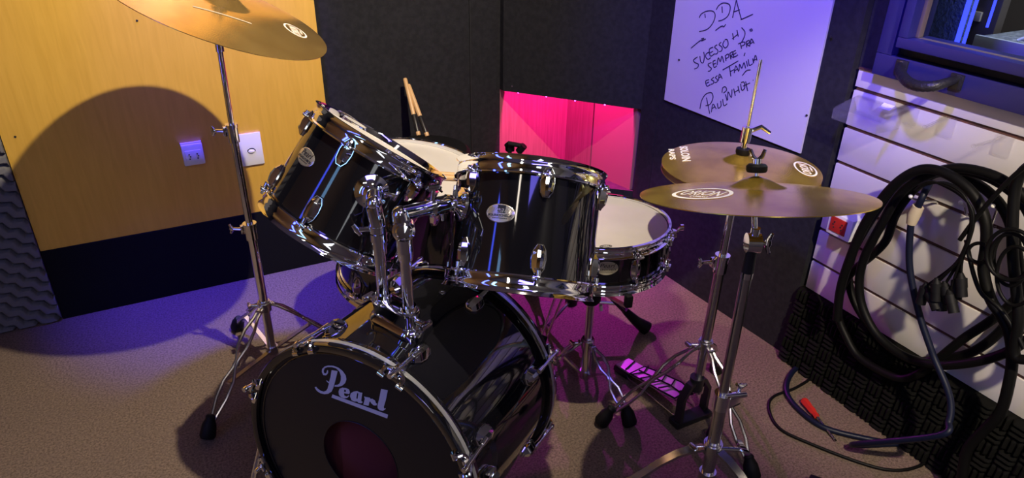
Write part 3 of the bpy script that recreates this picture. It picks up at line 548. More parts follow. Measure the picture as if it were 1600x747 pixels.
# small screws of the corner panel and its led strip
for (x, y) in ((1.217, 2.356),): tag(MB().cyl((x, y, 0.60), (x - 0.004, y - 0.003, 0.60), 0.004).build('wall_screw', 'steel'), 'small screw head at the lower left of the black corner panel', 'screw')
ls = thing('led_strip', (1.37, 2.19, 0.572), 'magenta led strip under the black corner panel lighting the niche', 'led strip')
MB().tube([(1.225, 2.378, 0.5735), (1.530, 2.003, 0.5735)], 0, flat=(0.010, 0.003, V((0, 0, 1)))).build('strip_tape', 'dark', ls)
for t in (0.06, 0.30, 0.54, 0.78): MB().ball((1.225 + 0.305 * t - 0.002, 2.378 - 0.375 * t - 0.002, 0.5715), 0.0032).build('led', 'led_magenta', ls)

# ---- window
def frame_ring(b, X0, X1, y0, y1, z0, z1, w, wz):
    b.box(((X0 + X1) / 2, (y0 + y1) / 2, z0 + wz / 2), (X1 - X0, y0 - y1, wz), bev=0.003)
    b.box(((X0 + X1) / 2, (y0 + y1) / 2, z1 - wz / 2), (X1 - X0, y0 - y1, wz), bev=0.003)
    b.box(((X0 + X1) / 2, y0 - w / 2, (z0 + z1) / 2), (X1 - X0, w, z1 - z0 - 2 * wz), bev=0.003)
    b.box(((X0 + X1) / 2, y1 + w / 2, (z0 + z1) / 2), (X1 - X0, w, z1 - z0 - 2 * wz), bev=0.003)
    return b
wn = bpy.data.objects.new('window_1', None); C.objects.link(wn); wn.location = (1.6, 0.5, 0.906); wn['kind'] = 'structure'
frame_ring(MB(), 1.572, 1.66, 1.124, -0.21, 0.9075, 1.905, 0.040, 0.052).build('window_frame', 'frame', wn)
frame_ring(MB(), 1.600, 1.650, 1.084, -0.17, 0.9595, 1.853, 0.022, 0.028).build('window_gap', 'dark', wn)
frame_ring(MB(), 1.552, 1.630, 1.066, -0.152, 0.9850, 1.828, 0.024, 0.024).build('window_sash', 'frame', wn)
frame_ring(MB(), 1.580, 1.598, 1.044, -0.13, 1.0035, 1.809, 0.010, 0.006).build('glazing_bead', 'brownroom', wn)
MB().box((1.60, 0.457, 1.406), (0.006, 1.17, 0.805)).build('window_pane', 'glass', wn)
# leather pull on the window
hd = thing('leather_handle', (1.50, 0.95, 0.94), 'curved black leather pull handle screwed under the window', 'handle')
hp_ = smooth_path([(1.566, 1.048, 0.945), (1.545, 1.035, 0.942), (1.520, 1.008, 0.936), (1.495, 0.972, 0.932), (1.485, 0.940, 0.933), (1.492, 0.912, 0.939), (1.520, 0.905, 0.945), (1.566, 0.912, 0.946)], 8)
n_ = len(hp_); MB().tube(hp_, [0.0085 + 0.0035 * math.sin(PI * i / (n_ - 1)) + 0.0006 * math.sin(i * 2.4) for i in range(n_)], 12).build('strap', 'leather', hd)
for y, z in ((1.048, 0.944), (0.912, 0.944)):
    MB().box((1.569, y, z - 0.004), (0.007, 0.030, 0.034), bev=0.002).build('end_tab', 'leather', hd)
    MB().cyl((1.5655, y, z + 0.008), (1.5630, y, z + 0.008), 0.0035).build('screw', 'steel', hd)

# ---- control room beyond the glass
struct(MB().box((2.9, 1.1, 0.0), (2.4, 3.0, 0.04)).build('floor_beyond', 'darkroom'))
struct(MB().box((2.9, 2.42, 1.2), (2.4, 0.06, 2.4)).build('wall_beyond_back', 'brownroom'))
struct(MB().box((3.9, 1.1, 1.2), (0.06, 3.0, 2.4)).build('wall_beyond_far', 'brownroom'))
tag(MB().box((2.86, 1.90, 1.1), (0.05, 0.43, 2.16), bev=0.004).build('foam_wall_board', 'bluefoam'), 'blue-grey foam-covered board seen at the left behind the window glass', 'acoustic foam')
tag(MB().tube([(2.80, 1.672, 0.72), (2.80, 1.672, 1.7)], 0.009).build('led_tube', 'led_blue'), 'bright blue led tube behind the glass beside the foam board', 'led tube')
tag(MB().tube([(2.80, 1.645, 0.72), (2.80, 1.645, 1.7)], 0.006).build('led_tube', 'led_blue'), 'thin blue led tube behind the glass just right of the brightest one', 'led tube')
tag(MB().tube([(2.86, 1.612, 0.825), (2.86, 1.612, 1.7)], 0.005).build('led_tube', 'led_blue'), 'faint blue led tube behind the glass above the mixing desk', 'led tube')
tag(MB().box((2.98, 1.70, 1.1), (0.05, 0.13, 2.16), bev=0.004).build('cabinet_panel', 'brownroom'), 'dull brown upright cabinet panel behind the glass between the blue tubes', 'cabinet')
dk = thing('mixing_desk', (2.75, 1.2, 0.02), 'grey mixing desk with pale front edge seen through the window', 'desk')
MB().box((3.08, 1.05, 0.785), (0.58, 1.10, 0.03), bev=0.003).build('desktop', 'mixer', dk)
MB().box((2.785, 1.05, 0.785), (0.012, 1.10, 0.045), bev=0.002).build('front_edge', 'pale_edge', dk)
MB().box((3.06, 1.05, 0.395), (0.50, 1.06, 0.75)).build('desk_body', 'deskgrey', dk)
kb = thing('mixer_console', (3.0, 1.2, 0.80), 'small grey mixer console with white knobs on the desk behind the glass', 'mixer')
MB().box((3.02, 1.22, 0.822), (0.30, 0.50, 0.040), bev=0.006).build('console_body', 'mixer', kb)
for i in range(8):
    for j in range(5): MB().cyl((2.90 + j * 0.055, 1.02 + i * 0.055, 0.842), (2.90 + j * 0.055, 1.02 + i * 0.055, 0.853), 0.007, 0.005, 8).build('knob', 'pale_edge', kb)
tag(MB().tube(smooth_path([(2.80, 1.46, 0.812), (2.88, 1.38, 0.865), (2.98, 1.30, 0.862), (2.90, 1.12, 0.90), (2.82, 1.06, 0.815)], 8), 0.005, 8).build('white_cable', 'pale_edge'), 'white cable looping over the mixing desk behind the glass', 'cable')
tag(MB().box((2.948, 1.715, 0.842), (0.012, 0.038, 0.036), bev=0.002).build('paper_note', 'tape'), 'small yellowish note on the brown panel behind the glass', 'note')

# ---- sockets
def socket_holes(b, c, ux, uz, nrm):
    for k in (-1, 0, 1):
        p = V(c) + uz * (0.0075 * k) + (ux * 0.003 if k == 0 else V((0, 0, 0)))
        b.cyl(p, p + nrm * 0.0015, 0.0022, seg=10)
s1 = thing('double_wall_socket', (0.064, 2.388, 0.506), 'white plastic double power socket inside the cymbal shadow on the plywood', 'socket')
MB().poly([(0.031, 2.388, 0.472), (0.094, 2.388, 0.472), (0.094, 2.388, 0.543), (0.031, 2.388, 0.543)], 0.010, (0, -1, 0)).build('back_box', 'plastic_white', s1)
MB().box((0.0625, 2.371, 0.506), (0.064, 0.014, 0.071), bev=0.005).build('cover_plate', 'plastic_white', s1)
MB().box((0.0625, 2.3635, 0.502), (0.047, 0.003, 0.040), bev=0.001).build('socket_insert', 'plastic_white', s1)
b = MB()
for x in (0.0505, 0.0745): socket_holes(b, (x, 2.362, 0.502), V((1, 0, 0)), V((0, 0, 1)), V((0, -1, 0)))
b.build('socket_holes', 'dark', s1)
s2 = thing('cable_outlet_plate', (0.243, 2.388, 0.49), 'plain white cable outlet plate on the lit plywood behind the stand', 'outlet plate')
MB().box((0.2425, 2.384, 0.490), (0.073, 0.008, 0.112), bev=0.002).build('cover_plate', 'plastic_white', s2)
MB().ball((0.2425, 2.3795, 0.484), 0.0105, sc=(1.1, 0.45, 0.75)).build('outlet_lip', 'plastic_white', s2)
MB().tube([(0.2425 + 0.0125 * math.cos(t), 2.3785, 0.485 + 0.009 * math.sin(t)) for t in [PI * k / 10 for k in range(11)]], 0.0016, 6).build('outlet_slot', 'dark', s2)
s3 = thing('surface_socket_box', (1.55, 1.09, 0.50), 'white surface box with two red power sockets below the cymbal', 'socket')
MB().box((1.576, 1.088, 0.504), (0.048, 0.074, 0.062), bev=0.003).build('box_body', 'plastic_white', s3)
MB().box((1.5505, 1.091, 0.506), (0.003, 0.050, 0.042), bev=0.001).build('socket_insert', 'plastic_red', s3, label='red double socket insert')
b = MB()
for y in (1.078, 1.102): socket_holes(b, (1.549, y, 0.506), V((0, 1, 0)), V((0, 0, 1)), V((-1, 0, 0)))
b.build('socket_holes', 'dark', s3)

# ---- display hooks and the acrylic tray
hook_labels = ['clear-backed display hook nearest the acrylic tray', 'clear-backed display hook in the middle of the upper groove', 'clear-backed display hook furthest right in the upper groove',
               'white-tipped display hook carrying the thick black cables at their top', 'white-tipped display hook just right of the taped blue cable', 'small display hook partly behind the thick cable bend']
hooks = [(1.0136, 0.845, 1.507, 0.839, 1), (0.9221, 0.845, 1.521, 0.839, 1), (0.7923, 0.843, 1.494, 0.842, 1), (0.8861, 0.651, 1.488, 0.690, 0), (0.802, 0.651, 1.5376, 0.700, 0), (0.7452, 0.651, 1.556, 0.712, 0)]
for (y, z, xt, zt, cl), lb in zip(hooks, hook_labels):
    h = thing('display_hook', (1.6, y, z), lb, 'hook', 'display hooks on the slatted panel')
    if cl:
        MB().box((1.597, y - 0.004, z - 0.014), (0.005, 0.036, 0.046), bev=0.002).build('back_plate', 'acrylic', h)
        for dy in (-0.003, 0.003): MB().tube(smooth_path([(1.603, y + dy, z + 0.006), (1.575, y + dy, z + 0.003), (xt + 0.004, y + dy * 0.8, zt)], 5), 0.0022, 8).build('prong', 'acrylic', h)
        MB().ball((xt, y, zt + 0.001), 0.0045).build('tip', 'acrylic', h)
    else:
        MB().tube(smooth_path([(1.603, y, z), (1.580, y, z + 0.008), (xt + 0.02, y, zt - 0.012), (xt, y, zt)], 5), 0.0028, 8).build('prong', 'steel', h)
        MB().ball((xt, y, zt), 0.0048).build('tip', 'plastic_white', h)
tr = thing('acrylic_tray', (1.59, 1.09, 0.80), 'clear acrylic display tray hung at the upper left of the slatted panel', 'tray')
b = MB(); t_ = 0.0025
y0, y1, z0, z1, x0, x1 = 1.160, 1.030, 0.790, 0.838, 1.515, 1.598
b.box(((x0 + x1) / 2, (y0 + y1) / 2, z0), (x1 - x0, y0 - y1, t_)); b.box((x1, (y0 + y1) / 2, (z0 + z1) / 2), (t_, y0 - y1, z1 - z0))
b.box((x0, (y0 + y1) / 2, z0 + 0.013), (t_, y0 - y1, 0.026))
for y in (y0, y1): b.poly([(x0, y, z0), (x1, y, z0), (x1, y, z1), (x0, y, z0 + 0.026)], t_, (0, 1, 0))
b.build('tray_body', 'acrylic', tr)
b = MB(); b.poly([(x0 + 0.002, y0, z0 + 0.028), (x1, y0, z1 + 0.002), (x1, y1, z1 + 0.002), (x0 + 0.002, y1, z0 + 0.028)], 0.002, (0, 0, 1)); b.build('tray_lid', 'acrylic', tr)
MB().poly([(1.575, 1.082, z1 - 0.006), (1.592, 1.082, z1 + 0.004), (1.592, 1.052, z1 + 0.004), (1.575, 1.052, z1 - 0.006)], 0.0006, (-0.4, 0, 1)).build('price_label', 'plastic_white', tr)

# ================================================================ DRUMS
def drum_frame(bot, top):
    a = (V(top) - V(bot)).normalized(); e1 = a.cross(V((0, 0, 1)))
    e1 = V((1, 0, 0)) if e1.length < 1e-4 else e1.normalized()
    return mat4(V(bot), e1, a.cross(e1), a), (V(top) - V(bot)).length
def at(M4, r, deg, s):                      # a frame on the shell: x tangential, y along the axis, z outwards (deg as seen on the shell)
    t = math.radians(-deg); ex, ey, ez = (M4.to_3x3() @ V(k) for k in ((1, 0, 0), (0, 1, 0), (0, 0, 1)))
    out = ex * math.cos(t) + ey * math.sin(t); o = M4 @ V((r * math.cos(t), r * math.sin(t), s))
    return mat4(o, ez.cross(out), ez, out)
def lug_mesh(M4, L=0.027, W=0.0135, H=0.017):
    rows = [(-L, 0.42, 0.30), (-L * 0.62, 0.86, 0.80), (0, 1.0, 1.0), (L * 0.62, 0.86, 0.80), (L, 0.42, 0.30)]
    b = MB(M4); vs_ = []; fs = []
    for y, w, h in rows:
        w *= W; h = 0.003 + (H - 0.003) * h
        vs_ += [(-w, y, -0.002), (-w, y, 0.004), (-w * 0.45, y * 0.97, h * 0.86), (0, y * 0.93, h), (w * 0.45, y * 0.97, h * 0.86), (w, y, 0.004), (w, y, -0.002)]
    k = 7
    for r in range(4):
        for i in range(k - 1): a = r * k + i; fs.append([a, a + 1, a + k + 1, a + k])
    fs.append(list(range(k))); fs.append(list(range(4 * k, 5 * k))[::-1])
    b.raw(vs_, fs)
    rim = [(x * W, y, 0.0035) for y, w, h in rows for x in (-w,)] + [(w * W, y, 0.0035) for y, w, h in rows[::-1]]
    b.tube(rim, 0.0012, 6, closed=True)
    return b
def tension_rod(M4, y0, y1, z=0.012, r=0.0026, head=True):
    """a rod in a shell frame from lug end y0 to hoop y1, with a square head past the hoop"""
    b = MB(M4); d = 1 if y1 > y0 else -1
    b.cyl((0, y0, z), (0, y1, z), r, seg=10); b.cyl((0, y0 - d * 0.001, z), (0, y0 + d * 0.010, z), 0.0050, 0.0042, seg=12)
    if head: b.cyl((0, y1, z), (0, y1 + d * 0.003, z), 0.0062, seg=14); b.box((0, y1 + d * 0.006, z), (0.0055, 0.008, 0.0055))
    return b
def hoop_mesh(M4, R, s0, up, lug_degs, H=0.034, out=0.0090):
    """triple-flanged steel hoop: lip at s0+up*H, ear flange at s0"""
    pr = [(R + 0.0015, 0), (R + out, -0.0008), (R + out + 0.001, 0.0018), (R + 0.0045, 0.0042), (R + 0.0045, H * 0.42), (R + 0.0062, H * 0.55), (R + 0.0045, H * 0.66), (R + 0.0050, H - 0.006), (R + out - 0.001, H - 0.002), (R + out, H), (R + 0.003, H + 0.0008), (R + 0.0012, H - 0.004), (R + 0.0015, 0)]
    b = MB(); b.lathe([(r, s0 + up * z) for r, z in pr], M4, 96)
    for d in lug_degs:
        A = at(M4, R, d, s0); q = MB(A); q.box((0, 0.0 + up * 0.001, 0.0115), (0.024, 0.005, 0.017), bev=0.0015); q.cyl((0, -0.002, 0.012), (0, 0.006 * up, 0.012), 0.0065, seg=14)
        n0 = len(b.v); b.v += q.v; b.f += [[n0 + i for i in f] for f in q.f]
    return b
def oval_badge(root, M4, w, h, m, line1, R, dark_block=False):
    """metal badge bent round the shell, with its printed name"""
    def bend(x, y, z): return V((R * math.sin(x / R) * (1 + z / R), y, (R + z) * math.cos(x / R) - R))
    b = MB(M4); n = 36
    ring = [(w * math.cos(2 * PI * k / n), h * math.sin(2 * PI * k / n)) for k in range(n)]
    vs_ = [bend(0, 0, 0.0014)]
    for f in (0.5, 0.93): vs_ += [bend(x * f, y * f, 0.0014) for x, y in ring]
    vs_ += [bend(x, y, 0.0004) for x, y in ring]; fs = [[0, 1 + k, 1 + (k + 1) % n] for k in range(n)]
    for r in range(2):
        for k in range(n): fs.append([1 + r * n + k, 1 + r * n + (k + 1) % n, 1 + (r + 1) * n + (k + 1) % n, 1 + (r + 1) * n + k])
    bd = b.raw(vs_, fs).build('badge', m, root)
    b = MB(M4)
    if dark_block:
        q = [(-0.18 * w, 0.05 * h), (0.36 * w, 0.05 * h), (0.36 * w, 0.85 * h), (-0.18 * w, 0.88 * h)]
        b.poly([bend(x, y, 0.0015) for x, y in q], 0.0002, (0, 0, 1))
    for k in range(9): b.poly([bend(x, y, 0.0015) for x, y in ((-0.5 * w + k * 0.115 * w, -0.56 * h), (-0.42 * w + k * 0.115 * w, -0.56 * h), (-0.42 * w + k * 0.115 * w, -0.48 * h), (-0.5 * w + k * 0.115 * w, -0.48 * h))], 0.0002, (0, 0, 1))
    for body, sz, yy, bo, sh in (('Pearl', h * 0.85, 0.38 * h, 0.0, 0.35), (line1, h * 0.34, -0.22 * h, 0.00012, 0.0)):
        v, f = text_shape(body, sz, 0.0001, bo, sh, 1.15)
        if body == 'Pearl' and dark_block:
            MBt = MB(M4).raw([bend(p.x, p.y + yy, 0.0020 + p.z) for p in v], f); MBt.build('badge_name', 'badge', bd); continue
        b.raw([bend(p.x, p.y + yy, 0.0017 + p.z) for p in v], f)
    b.build('badge_print', 'badge_dark', bd)
    return bd
def shell_mesh(M4, R, s0, s1, seg=96):
    t = 0.007
    return MB().lathe([(R, s0), (R, s0 + 0.004), (R, s1 - 0.004), (R, s1), (R - t, s1), (R - t, s0), (R, s0)], M4, seg)

def make_tom(name, bot, top, R, lugs, label, group, head_mat='white_head'):
    M4, L = drum_frame(bot, top)
    root = thing(name, tuple(bot), label, 'drum', group)
    H = 0.034; rows = (0.066, L - 0.046)
    shell_mesh(M4, R, 0.010, L - 0.0145).build('shell', 'lacquer', root, sharp=40)
    hoop_mesh(M4, R, L - H, 1, lugs, H).build('hoop', 'chrome', root, sharp=50)
    hoop_mesh(M4, R, H, -1, lugs, H).build('hoop', 'chrome', root, sharp=50)
    MB().lathe([(0, L - 0.0125), (R * 0.9, L - 0.0125), (R - 0.001, L - 0.0130), (R + 0.0005, L - 0.016), (R + 0.0008, L - 0.020)], M4, 96).build('batter_head', head_mat, root)
    MB().lathe([(0, 0.0065), (R * 0.9, 0.0065), (R - 0.001, 0.0070), (R + 0.0005, 0.012), (R + 0.0008, 0.018)], M4, 96).build('resonant_head', 'clear_head', root)
    for d in lugs:
        for s, e in ((rows[0], H - 0.003), (rows[1], L - H + 0.003)):
            A = at(M4, R, d, s); lug_mesh(A).build('lug', 'chrome', root, sharp=20)
            dirn = 1 if e > s else -1
            tension_rod(A, dirn * 0.021, e - s).build('tension_rod', 'chrome', root)
    return root, M4, L

# -------- bass drum
BF, BR = V((0.196, 1.035, 0.300)), V((0.517, 1.281, 0.267))
bM, bL = drum_frame(BF, BR)
bd = thing('bass_drum', (0.40, 1.19, 0.0), 'large black lacquered bass drum lying on its side on the carpet', 'drum')
shell_mesh(bM, 0.253, 0.016, bL - 0.016, 128).build('shell', 'lacquer', bd, sharp=40)
def wood_hoop(s0, s1):
    return MB().lathe([(0.2515, s0 + 0.001), (0.2525, s0), (0.2640, s0), (0.2655, s0 + 0.002), (0.2655, s1 - 0.002), (0.2640, s1), (0.2560, s1), (0.2545, s1 - 0.001), (0.2515, s0 + 0.001)], bM, 128)
BL = [113.5, 68.5, 23.5, -21.5, -66.5, -111.5, -156.5, 158.5]
for s0, s1, sm in ((0.0, 0.036, 0.020), (bL - 0.036, bL, bL - 0.020)):
    hp = wood_hoop(s0, s1).build('hoop', 'lacquer', bd, sharp=50)
    MB().lathe([(0.2650, sm - 0.0048), (0.2662, sm - 0.0044), (0.2662, sm + 0.0044), (0.2650, sm + 0.0048)], bM, 128).build('inlay_band', 'silver', hp, label='silver inlay band')
# front head with its round port
b = MB(); prt = V((0.004, 0.007)); pr_ = 0.088
e1, e2, ax_ = V((0.6083, -0.7937, 0.0)), V((0.0684, 0.0524, 0.9963)), (BR - BF).normalized()
def hp3(x, y, o=0.0): return BF + ax_ * (0.012 - o) + e1 * x + e2 * y
n = 96; P1 = [hp3(prt.x + pr_ * math.cos(2 * PI * k / n), prt.y + pr_ * math.sin(2 * PI * k / n)) for k in range(n)]
P2 = [hp3(0.2505 * math.cos(2 * PI * k / n), 0.2505 * math.sin(2 * PI * k / n)) for k in range(n)]
b.raw(P1 + P2, [[k, (k + 1) % n, n + (k + 1) % n, n + k] for k in range(n)]); b.build('front_head', 'black_head', bd)
MB().tube([hp3(prt.x + (pr_ + 0.001) * math.cos(2 * PI * k / n), prt.y + (pr_ + 0.001) * math.sin(2 * PI * k / n)) for k in range(n)], 0.0012, 6, closed=True).build('port_rim', 'black_head', bd)
MB().tube([hp3(0.243 * math.cos(2 * PI * k / n), 0.243 * math.sin(2 * PI * k / n), 0.001) for k in range(n)], 0.0022, 6, closed=True).build('head_collar', 'lacquer', bd)
MB().lathe([(0, bL - 0.012), (0.2505, bL - 0.012)], bM, 96).build('batter_head', 'white_head', bd)
# damping blanket inside the drum
b = MB(); q = []
for i in range(9):
    for j in range(13):
        u, v = i / 8, j / 12; x = -0.19 + 0.38 * v; y = -0.155 + 0.03 * math.sin(v * 9 + u * 4) + 0.05 * u
        q.append(hp3(x * (1 - 0.1 * u), y + 0.01, -(0.03 + 0.20 * u)))
b.raw(q, [[i * 13 + j, i * 13 + j + 1, (i + 1) * 13 + j + 1, (i + 1) * 13 + j] for i in range(8) for j in range(12)])
b.raw([hp3(x, y, -0.06 - 0.03 * math.sin(x * 20)) for x in (-0.13, -0.065, 0, 0.065, 0.13) for y in (-0.15, -0.05, 0.06, 0.14)], [[i * 4 + j, i * 4 + j + 1, (i + 1) * 4 + j + 1, (i + 1) * 4 + j] for i in range(4) for j in range(3)])
tag(b.build('damping_blanket', 'redcloth'), 'dark red blanket seen through the round port of the bass drum', 'blanket')
# logo on the head
b = MB()
for key in ('stem', 'bowl', 'e', 'a', 'r', 'l', 'under'):
    v, f = fill_shape(D['logo'][key], 0.0003)
    b.raw([hp3(p.x, p.y, 0.0012 + p.z) for p in v], f)
b.build('logo_print', 'logo', bd, sharp=20, label='pale lettered logo')
# claws, rods and lugs
for d in BL:
    for s, f_, o in ((0.092, 0.0, -1), (bL - 0.092, bL, 1)):
        A = at(bM, 0.253, d, s)
        lug_mesh(A, 0.026, 0.0165, 0.022).build('lug', 'chrome', bd, sharp=20)
        q = MB(A); e = f_ - s; zz = 0.022
        q.cyl((0, o * 0.018, 0.017), (0, e + o * 0.010, zz), 0.0042, seg=12); q.cyl((0, o * 0.014, 0.016), (0, o * 0.034, 0.0178), 0.0065, 0.0055, seg=12)
        q.cyl((0, e + o * 0.010, zz), (0, e + o * 0.018, zz), 0.0062, 0.0050, seg=12)
        q.build('tension_rod', 'chrome', bd)
        q = MB(A)
        q.box((0, e - o * 0.010, 0.0165), (0.020, 0.030, 0.007), bev=0.002)
        for dx in (-0.021, 0.021):
            q.tube([(0, e - o * 0.012, 0.017), (dx * 0.7, e - o * 0.006, 0.0160), (dx, e + o * 0.001, 0.0155), (dx, e + o * 0.004, 0.012), (dx, e + o * 0.0038, 0.002)], 0.0042, 8)
            q.cyl((dx - 0.007, e + o * 0.0035, 0.001), (dx + 0.007, e + o * 0.0035, 0.001), 0.0055, seg=12)
        q.build('claw', 'chrome', bd)
A = at(bM, 0.253, 85.5, 0.300); MB(A).lathe([(0.003, 0.0004), (0.007, 0.0004), (0.0068, 0.0016), (0.0035, 0.0016), (0.003, 0.0004)], None, 24).build('air_vent', 'chrome', bd)
# spurs
for d, sg in ((176, 1), (4, -1)):
    A = at(bM, 0.253, d, 0.075); q = MB(A); q.box((0, 0, 0.008), (0.045, 0.030, 0.018), bev=0.004); q.cyl((-0.016, -0.002, 0.018), (0.016, -0.002, 0.018), 0.011); q.cyl((0.0, 0, 0.018), (0, -0.004, 0.045), 0.008, 0.006); sb = q.build('spur_bracket', 'chrome', bd)
    p0 = A @ V((0, 0, 0.022)); out = (A.to_3x3() @ V((0, 0, 1))); p1 = p0 + out * 0.030 - ax_ * 0.13; p1.z = 0.012
    q = MB(); q.cyl(p0, p1, 0.0075); q.build('spur_leg', 'chrome', sb); q = MB(); q.cyl(p0 + (p1 - p0) * 0.9, V((p1.x, p1.y, 0.001)), 0.012, 0.008); q.build('spur_tip', 'rubber', sb)

# -------- rack toms
t1, m1, L1 = make_tom('rack_tom', (0.256, 1.342, 0.650), (0.398, 1.353, 0.840), 0.1450, [47, 107, -13, -73, -133, 167], 'black rack tom tilted steeply on the left of the bass drum', 'rack toms')
t2, m2, L2 = make_tom('rack_tom', (0.5625, 1.055, 0.590), (0.646, 1.160, 0.804), 0.1450, [69, 129, 9, -51, -111, -171], 'black rack tom standing almost upright in front of the pink niche', 'rack toms')
oval_badge(t2, at(m2, 0.145, 100.6, 0.142), 0.0285, 0.0175, 'badge', 'SOUNDCHECK', 0.145, True)
oval_badge(t1, at(m1, 0.145, 77.5, 0.140), 0.0285, 0.0175, 'badge', 'SOUNDCHECK', 0.145, False)
def tom_mount(root, A):
    q = MB(A); q.lathe([(0, 0.016), (0.014, 0.016), (0.019, 0.010), (0.026, 0.007), (0.033, 0.004), (0.034, -0.002)], None, 32); q.cyl((0, 0, 0.010), (0, 0, 0.034), 0.0155, 0.0145, seg=24)
    fl = q.build('mount_flange', 'chrome', root)
    q = MB(A); q.cyl((0.020, 0.010, 0.020), (0.036, 0.018, 0.028), 0.0045); q.box((0.038, 0.019, 0.029), (0.006, 0.022, 0.009), bev=0.002); q.build('wing_nut', 'chrome', fl)
A1 = at(m1, 0.145, 16.5, 0.152); tom_mount(t1, A1)
A2 = at(m2, 0.145, 143.5, 0.157); tom_mount(t2, A2)

# -------- tom holder on top of the bass drum
th = thing('tom_holder', (0.33, 1.12, 0.545), 'chrome double tom holder with two posts on top of the bass drum', 'tom holder')
Ah = at(bM, 0.253, 88, 0.138)
pL, pR = V((0.314, 1.151, 0.565)), V((0.344, 1.087, 0.565))
mid = (pL + pR) / 2; dr = (pR - pL).normalized(); sd = V((dr.y, -dr.x, 0))
def stadium(r, ex=0.0355, n=14):
    return [(ex + r * math.cos(t), r * math.sin(t)) for t in [-PI / 2 + PI * k / n for k in range(n + 1)]] + [(-ex + r * math.cos(t), r * math.sin(t)) for t in [PI / 2 + PI * k / n for k in range(n + 1)]]
def loft(q, layers):
    rings = [q._a([mid + dr * x + sd * y + V((0, 0, z - mid.z)) for x, y in stadium(r)]) for r, z in layers]; m = len(stadium(0.01))
    for a, b_ in zip(rings, rings[1:]):
        for k in range(m): q.f.append([a + k, a + (k + 1) % m, b_ + (k + 1) % m, b_ + k])
    q.f.append([rings[-1] + k for k in range(m)]); q.f.append([rings[0] + k for k in range(m)][::-1])
q = MB(); loft(q, [(0.0235, 0.522), (0.0265, 0.536), (0.0295, 0.546), (0.0298, 0.551), (0.0270, 0.556), (0.0225, 0.559), (0.0215, 0.560)]); q.build('base_plate', 'chrome', th, sharp=30)
topL, topR = V((0.3145, 1.150, 0.742)), V((0.3445, 1.087, 0.752))
q = MB(); loft(q, [(0.0205, 0.558), (0.0212, 0.561), (0.0212, 0.584), (0.0222, 0.587), (0.0222, 0.592), (0.0150, 0.594)])
for p in (pL, pR): q.cyl((p.x, p.y, 0.585), (p.x, p.y, 0.604), 0.0165, 0.0150, seg=28)
q.build('post_clamp', 'chrome', th)
for p, o in ((pL, -1), (pR, 1)):
    q = MB(); c = V((p.x, p.y, 0.577)) + dr * 0.019 * o; q.cyl(c, c + dr * 0.022 * o, 0.006, 0.005); q.box(c + dr * 0.026 * o, (0.010, 0.028, 0.011), Matrix(((dr.x, sd.x, 0), (dr.y, sd.y, 0), (0, 0, 1))), bev=0.003)
    q.build('wing_nut', 'chrome', th)
for p, t in ((pL, topL), (pR, topR)):
    MB().cyl((p.x, p.y, 0.553), t, 0.0108, seg=24).build('post', 'chrome', th)
def arm(t, A, aim_out, name):
    """ratchet joint on the post and the tube that enters the tom's flange"""
    end = A @ V((0, 0, 0.030)); 
    q = MB(); q.cyl(t + V((0, 0, -0.030)), t + V((0, 0, 0.002)), 0.0150, 0.0150, seg=24); q.cyl(t + V((0, 0, -0.048)), t + V((0, 0, -0.030)), 0.0130, 0.0150, seg=24)
    j = t + V((0, 0, 0.016)); view = aim_out
    q.cyl(j - view * 0.016, j + view * 0.016, 0.0205, seg=28); q.lathe([(0.0205, 0), (0.0165, 0.003), (0.0150, 0.003), (0.0120, 0.006), (0, 0.007)], mat4(j + view * 0.016, *frame_from(view)), 28)
    q.build('ratchet_joint', 'chrome', th)
    return j, end
vw = V((-0.30, -0.93, 0.2)).normalized()
out1 = (A1.to_3x3() @ V((0, 0, 1))); end = A1 @ V((0, 0, 0.030))
q = MB(); q.cyl(topL + V((0, 0, -0.048)), topL + V((0, 0, -0.020)), 0.0135, seg=24); q.cyl(topL + V((0, 0, -0.020)), topL + V((0, 0, -0.004)), 0.0160, seg=24); q.cyl(topL + V((0, 0, -0.002)), topL + V((0, 0, 0.012)), 0.0160, seg=24); q.build('ratchet_joint', 'chrome', th)
q = MB(); e0 = V((topL.x, topL.y, 0)); q.tube([topL + V((0, 0, 0.004)), topL + V((0, 0, 0.020)), V((topL.x - 0.003, topL.y + 0.002, end.z - 0.016)), end + out1 * 0.004, A1 @ V((0, 0, 0.010))], [0.0155, 0.0155, 0.0150, 0.0145, 0.0130], 24); q.ball(V((topL.x - 0.002, topL.y + 0.003, end.z - 0.003)), 0.0150); q.build('arm', 'chrome', th)
q = MB(); w0 = topL + V((-0.014, 0.004, 0.004)); wdir = V((-0.93, 0.30, 0)).normalized(); q.cyl(w0, w0 + wdir * 0.020, 0.0050); q.tube([w0 + wdir * 0.018 + V((0, 0, -0.010)), w0 + wdir * 0.023, w0 + wdir * 0.030 + V((0, 0, 0.012))], [0.0045, 0.0065, 0.0045], 12); q.build('wing_bolt', 'chrome', th)
j, end = arm(topR, A2, vw, 'r')
start = j + V((-0.004, 0.002, 0.030)); endr = A2 @ V((0, 0, 0.018))
q = MB(); q.cyl(j, start, 0.018, 0.015, seg=24); q.ball(start, 0.0150); q.cyl(start, endr, 0.0135, seg=24); q.build('arm', 'chrome', th)
dv = (endr - start).normalized(); q = MB(); c = start + (endr - start) * 0.60
q.cyl(c - dv * 0.004, c + dv * 0.004, 0.0195, seg=24); q.cyl(c + dv * 0.006, c + dv * 0.034, 0.0175, seg=24); q.cyl(c + V((0, 0, 0.012)), c + V((0.004, 0, 0.036)), 0.0045); q.box(c + V((0.005, 0, 0.038)), (0.024, 0.008, 0.012), bev=0.003)
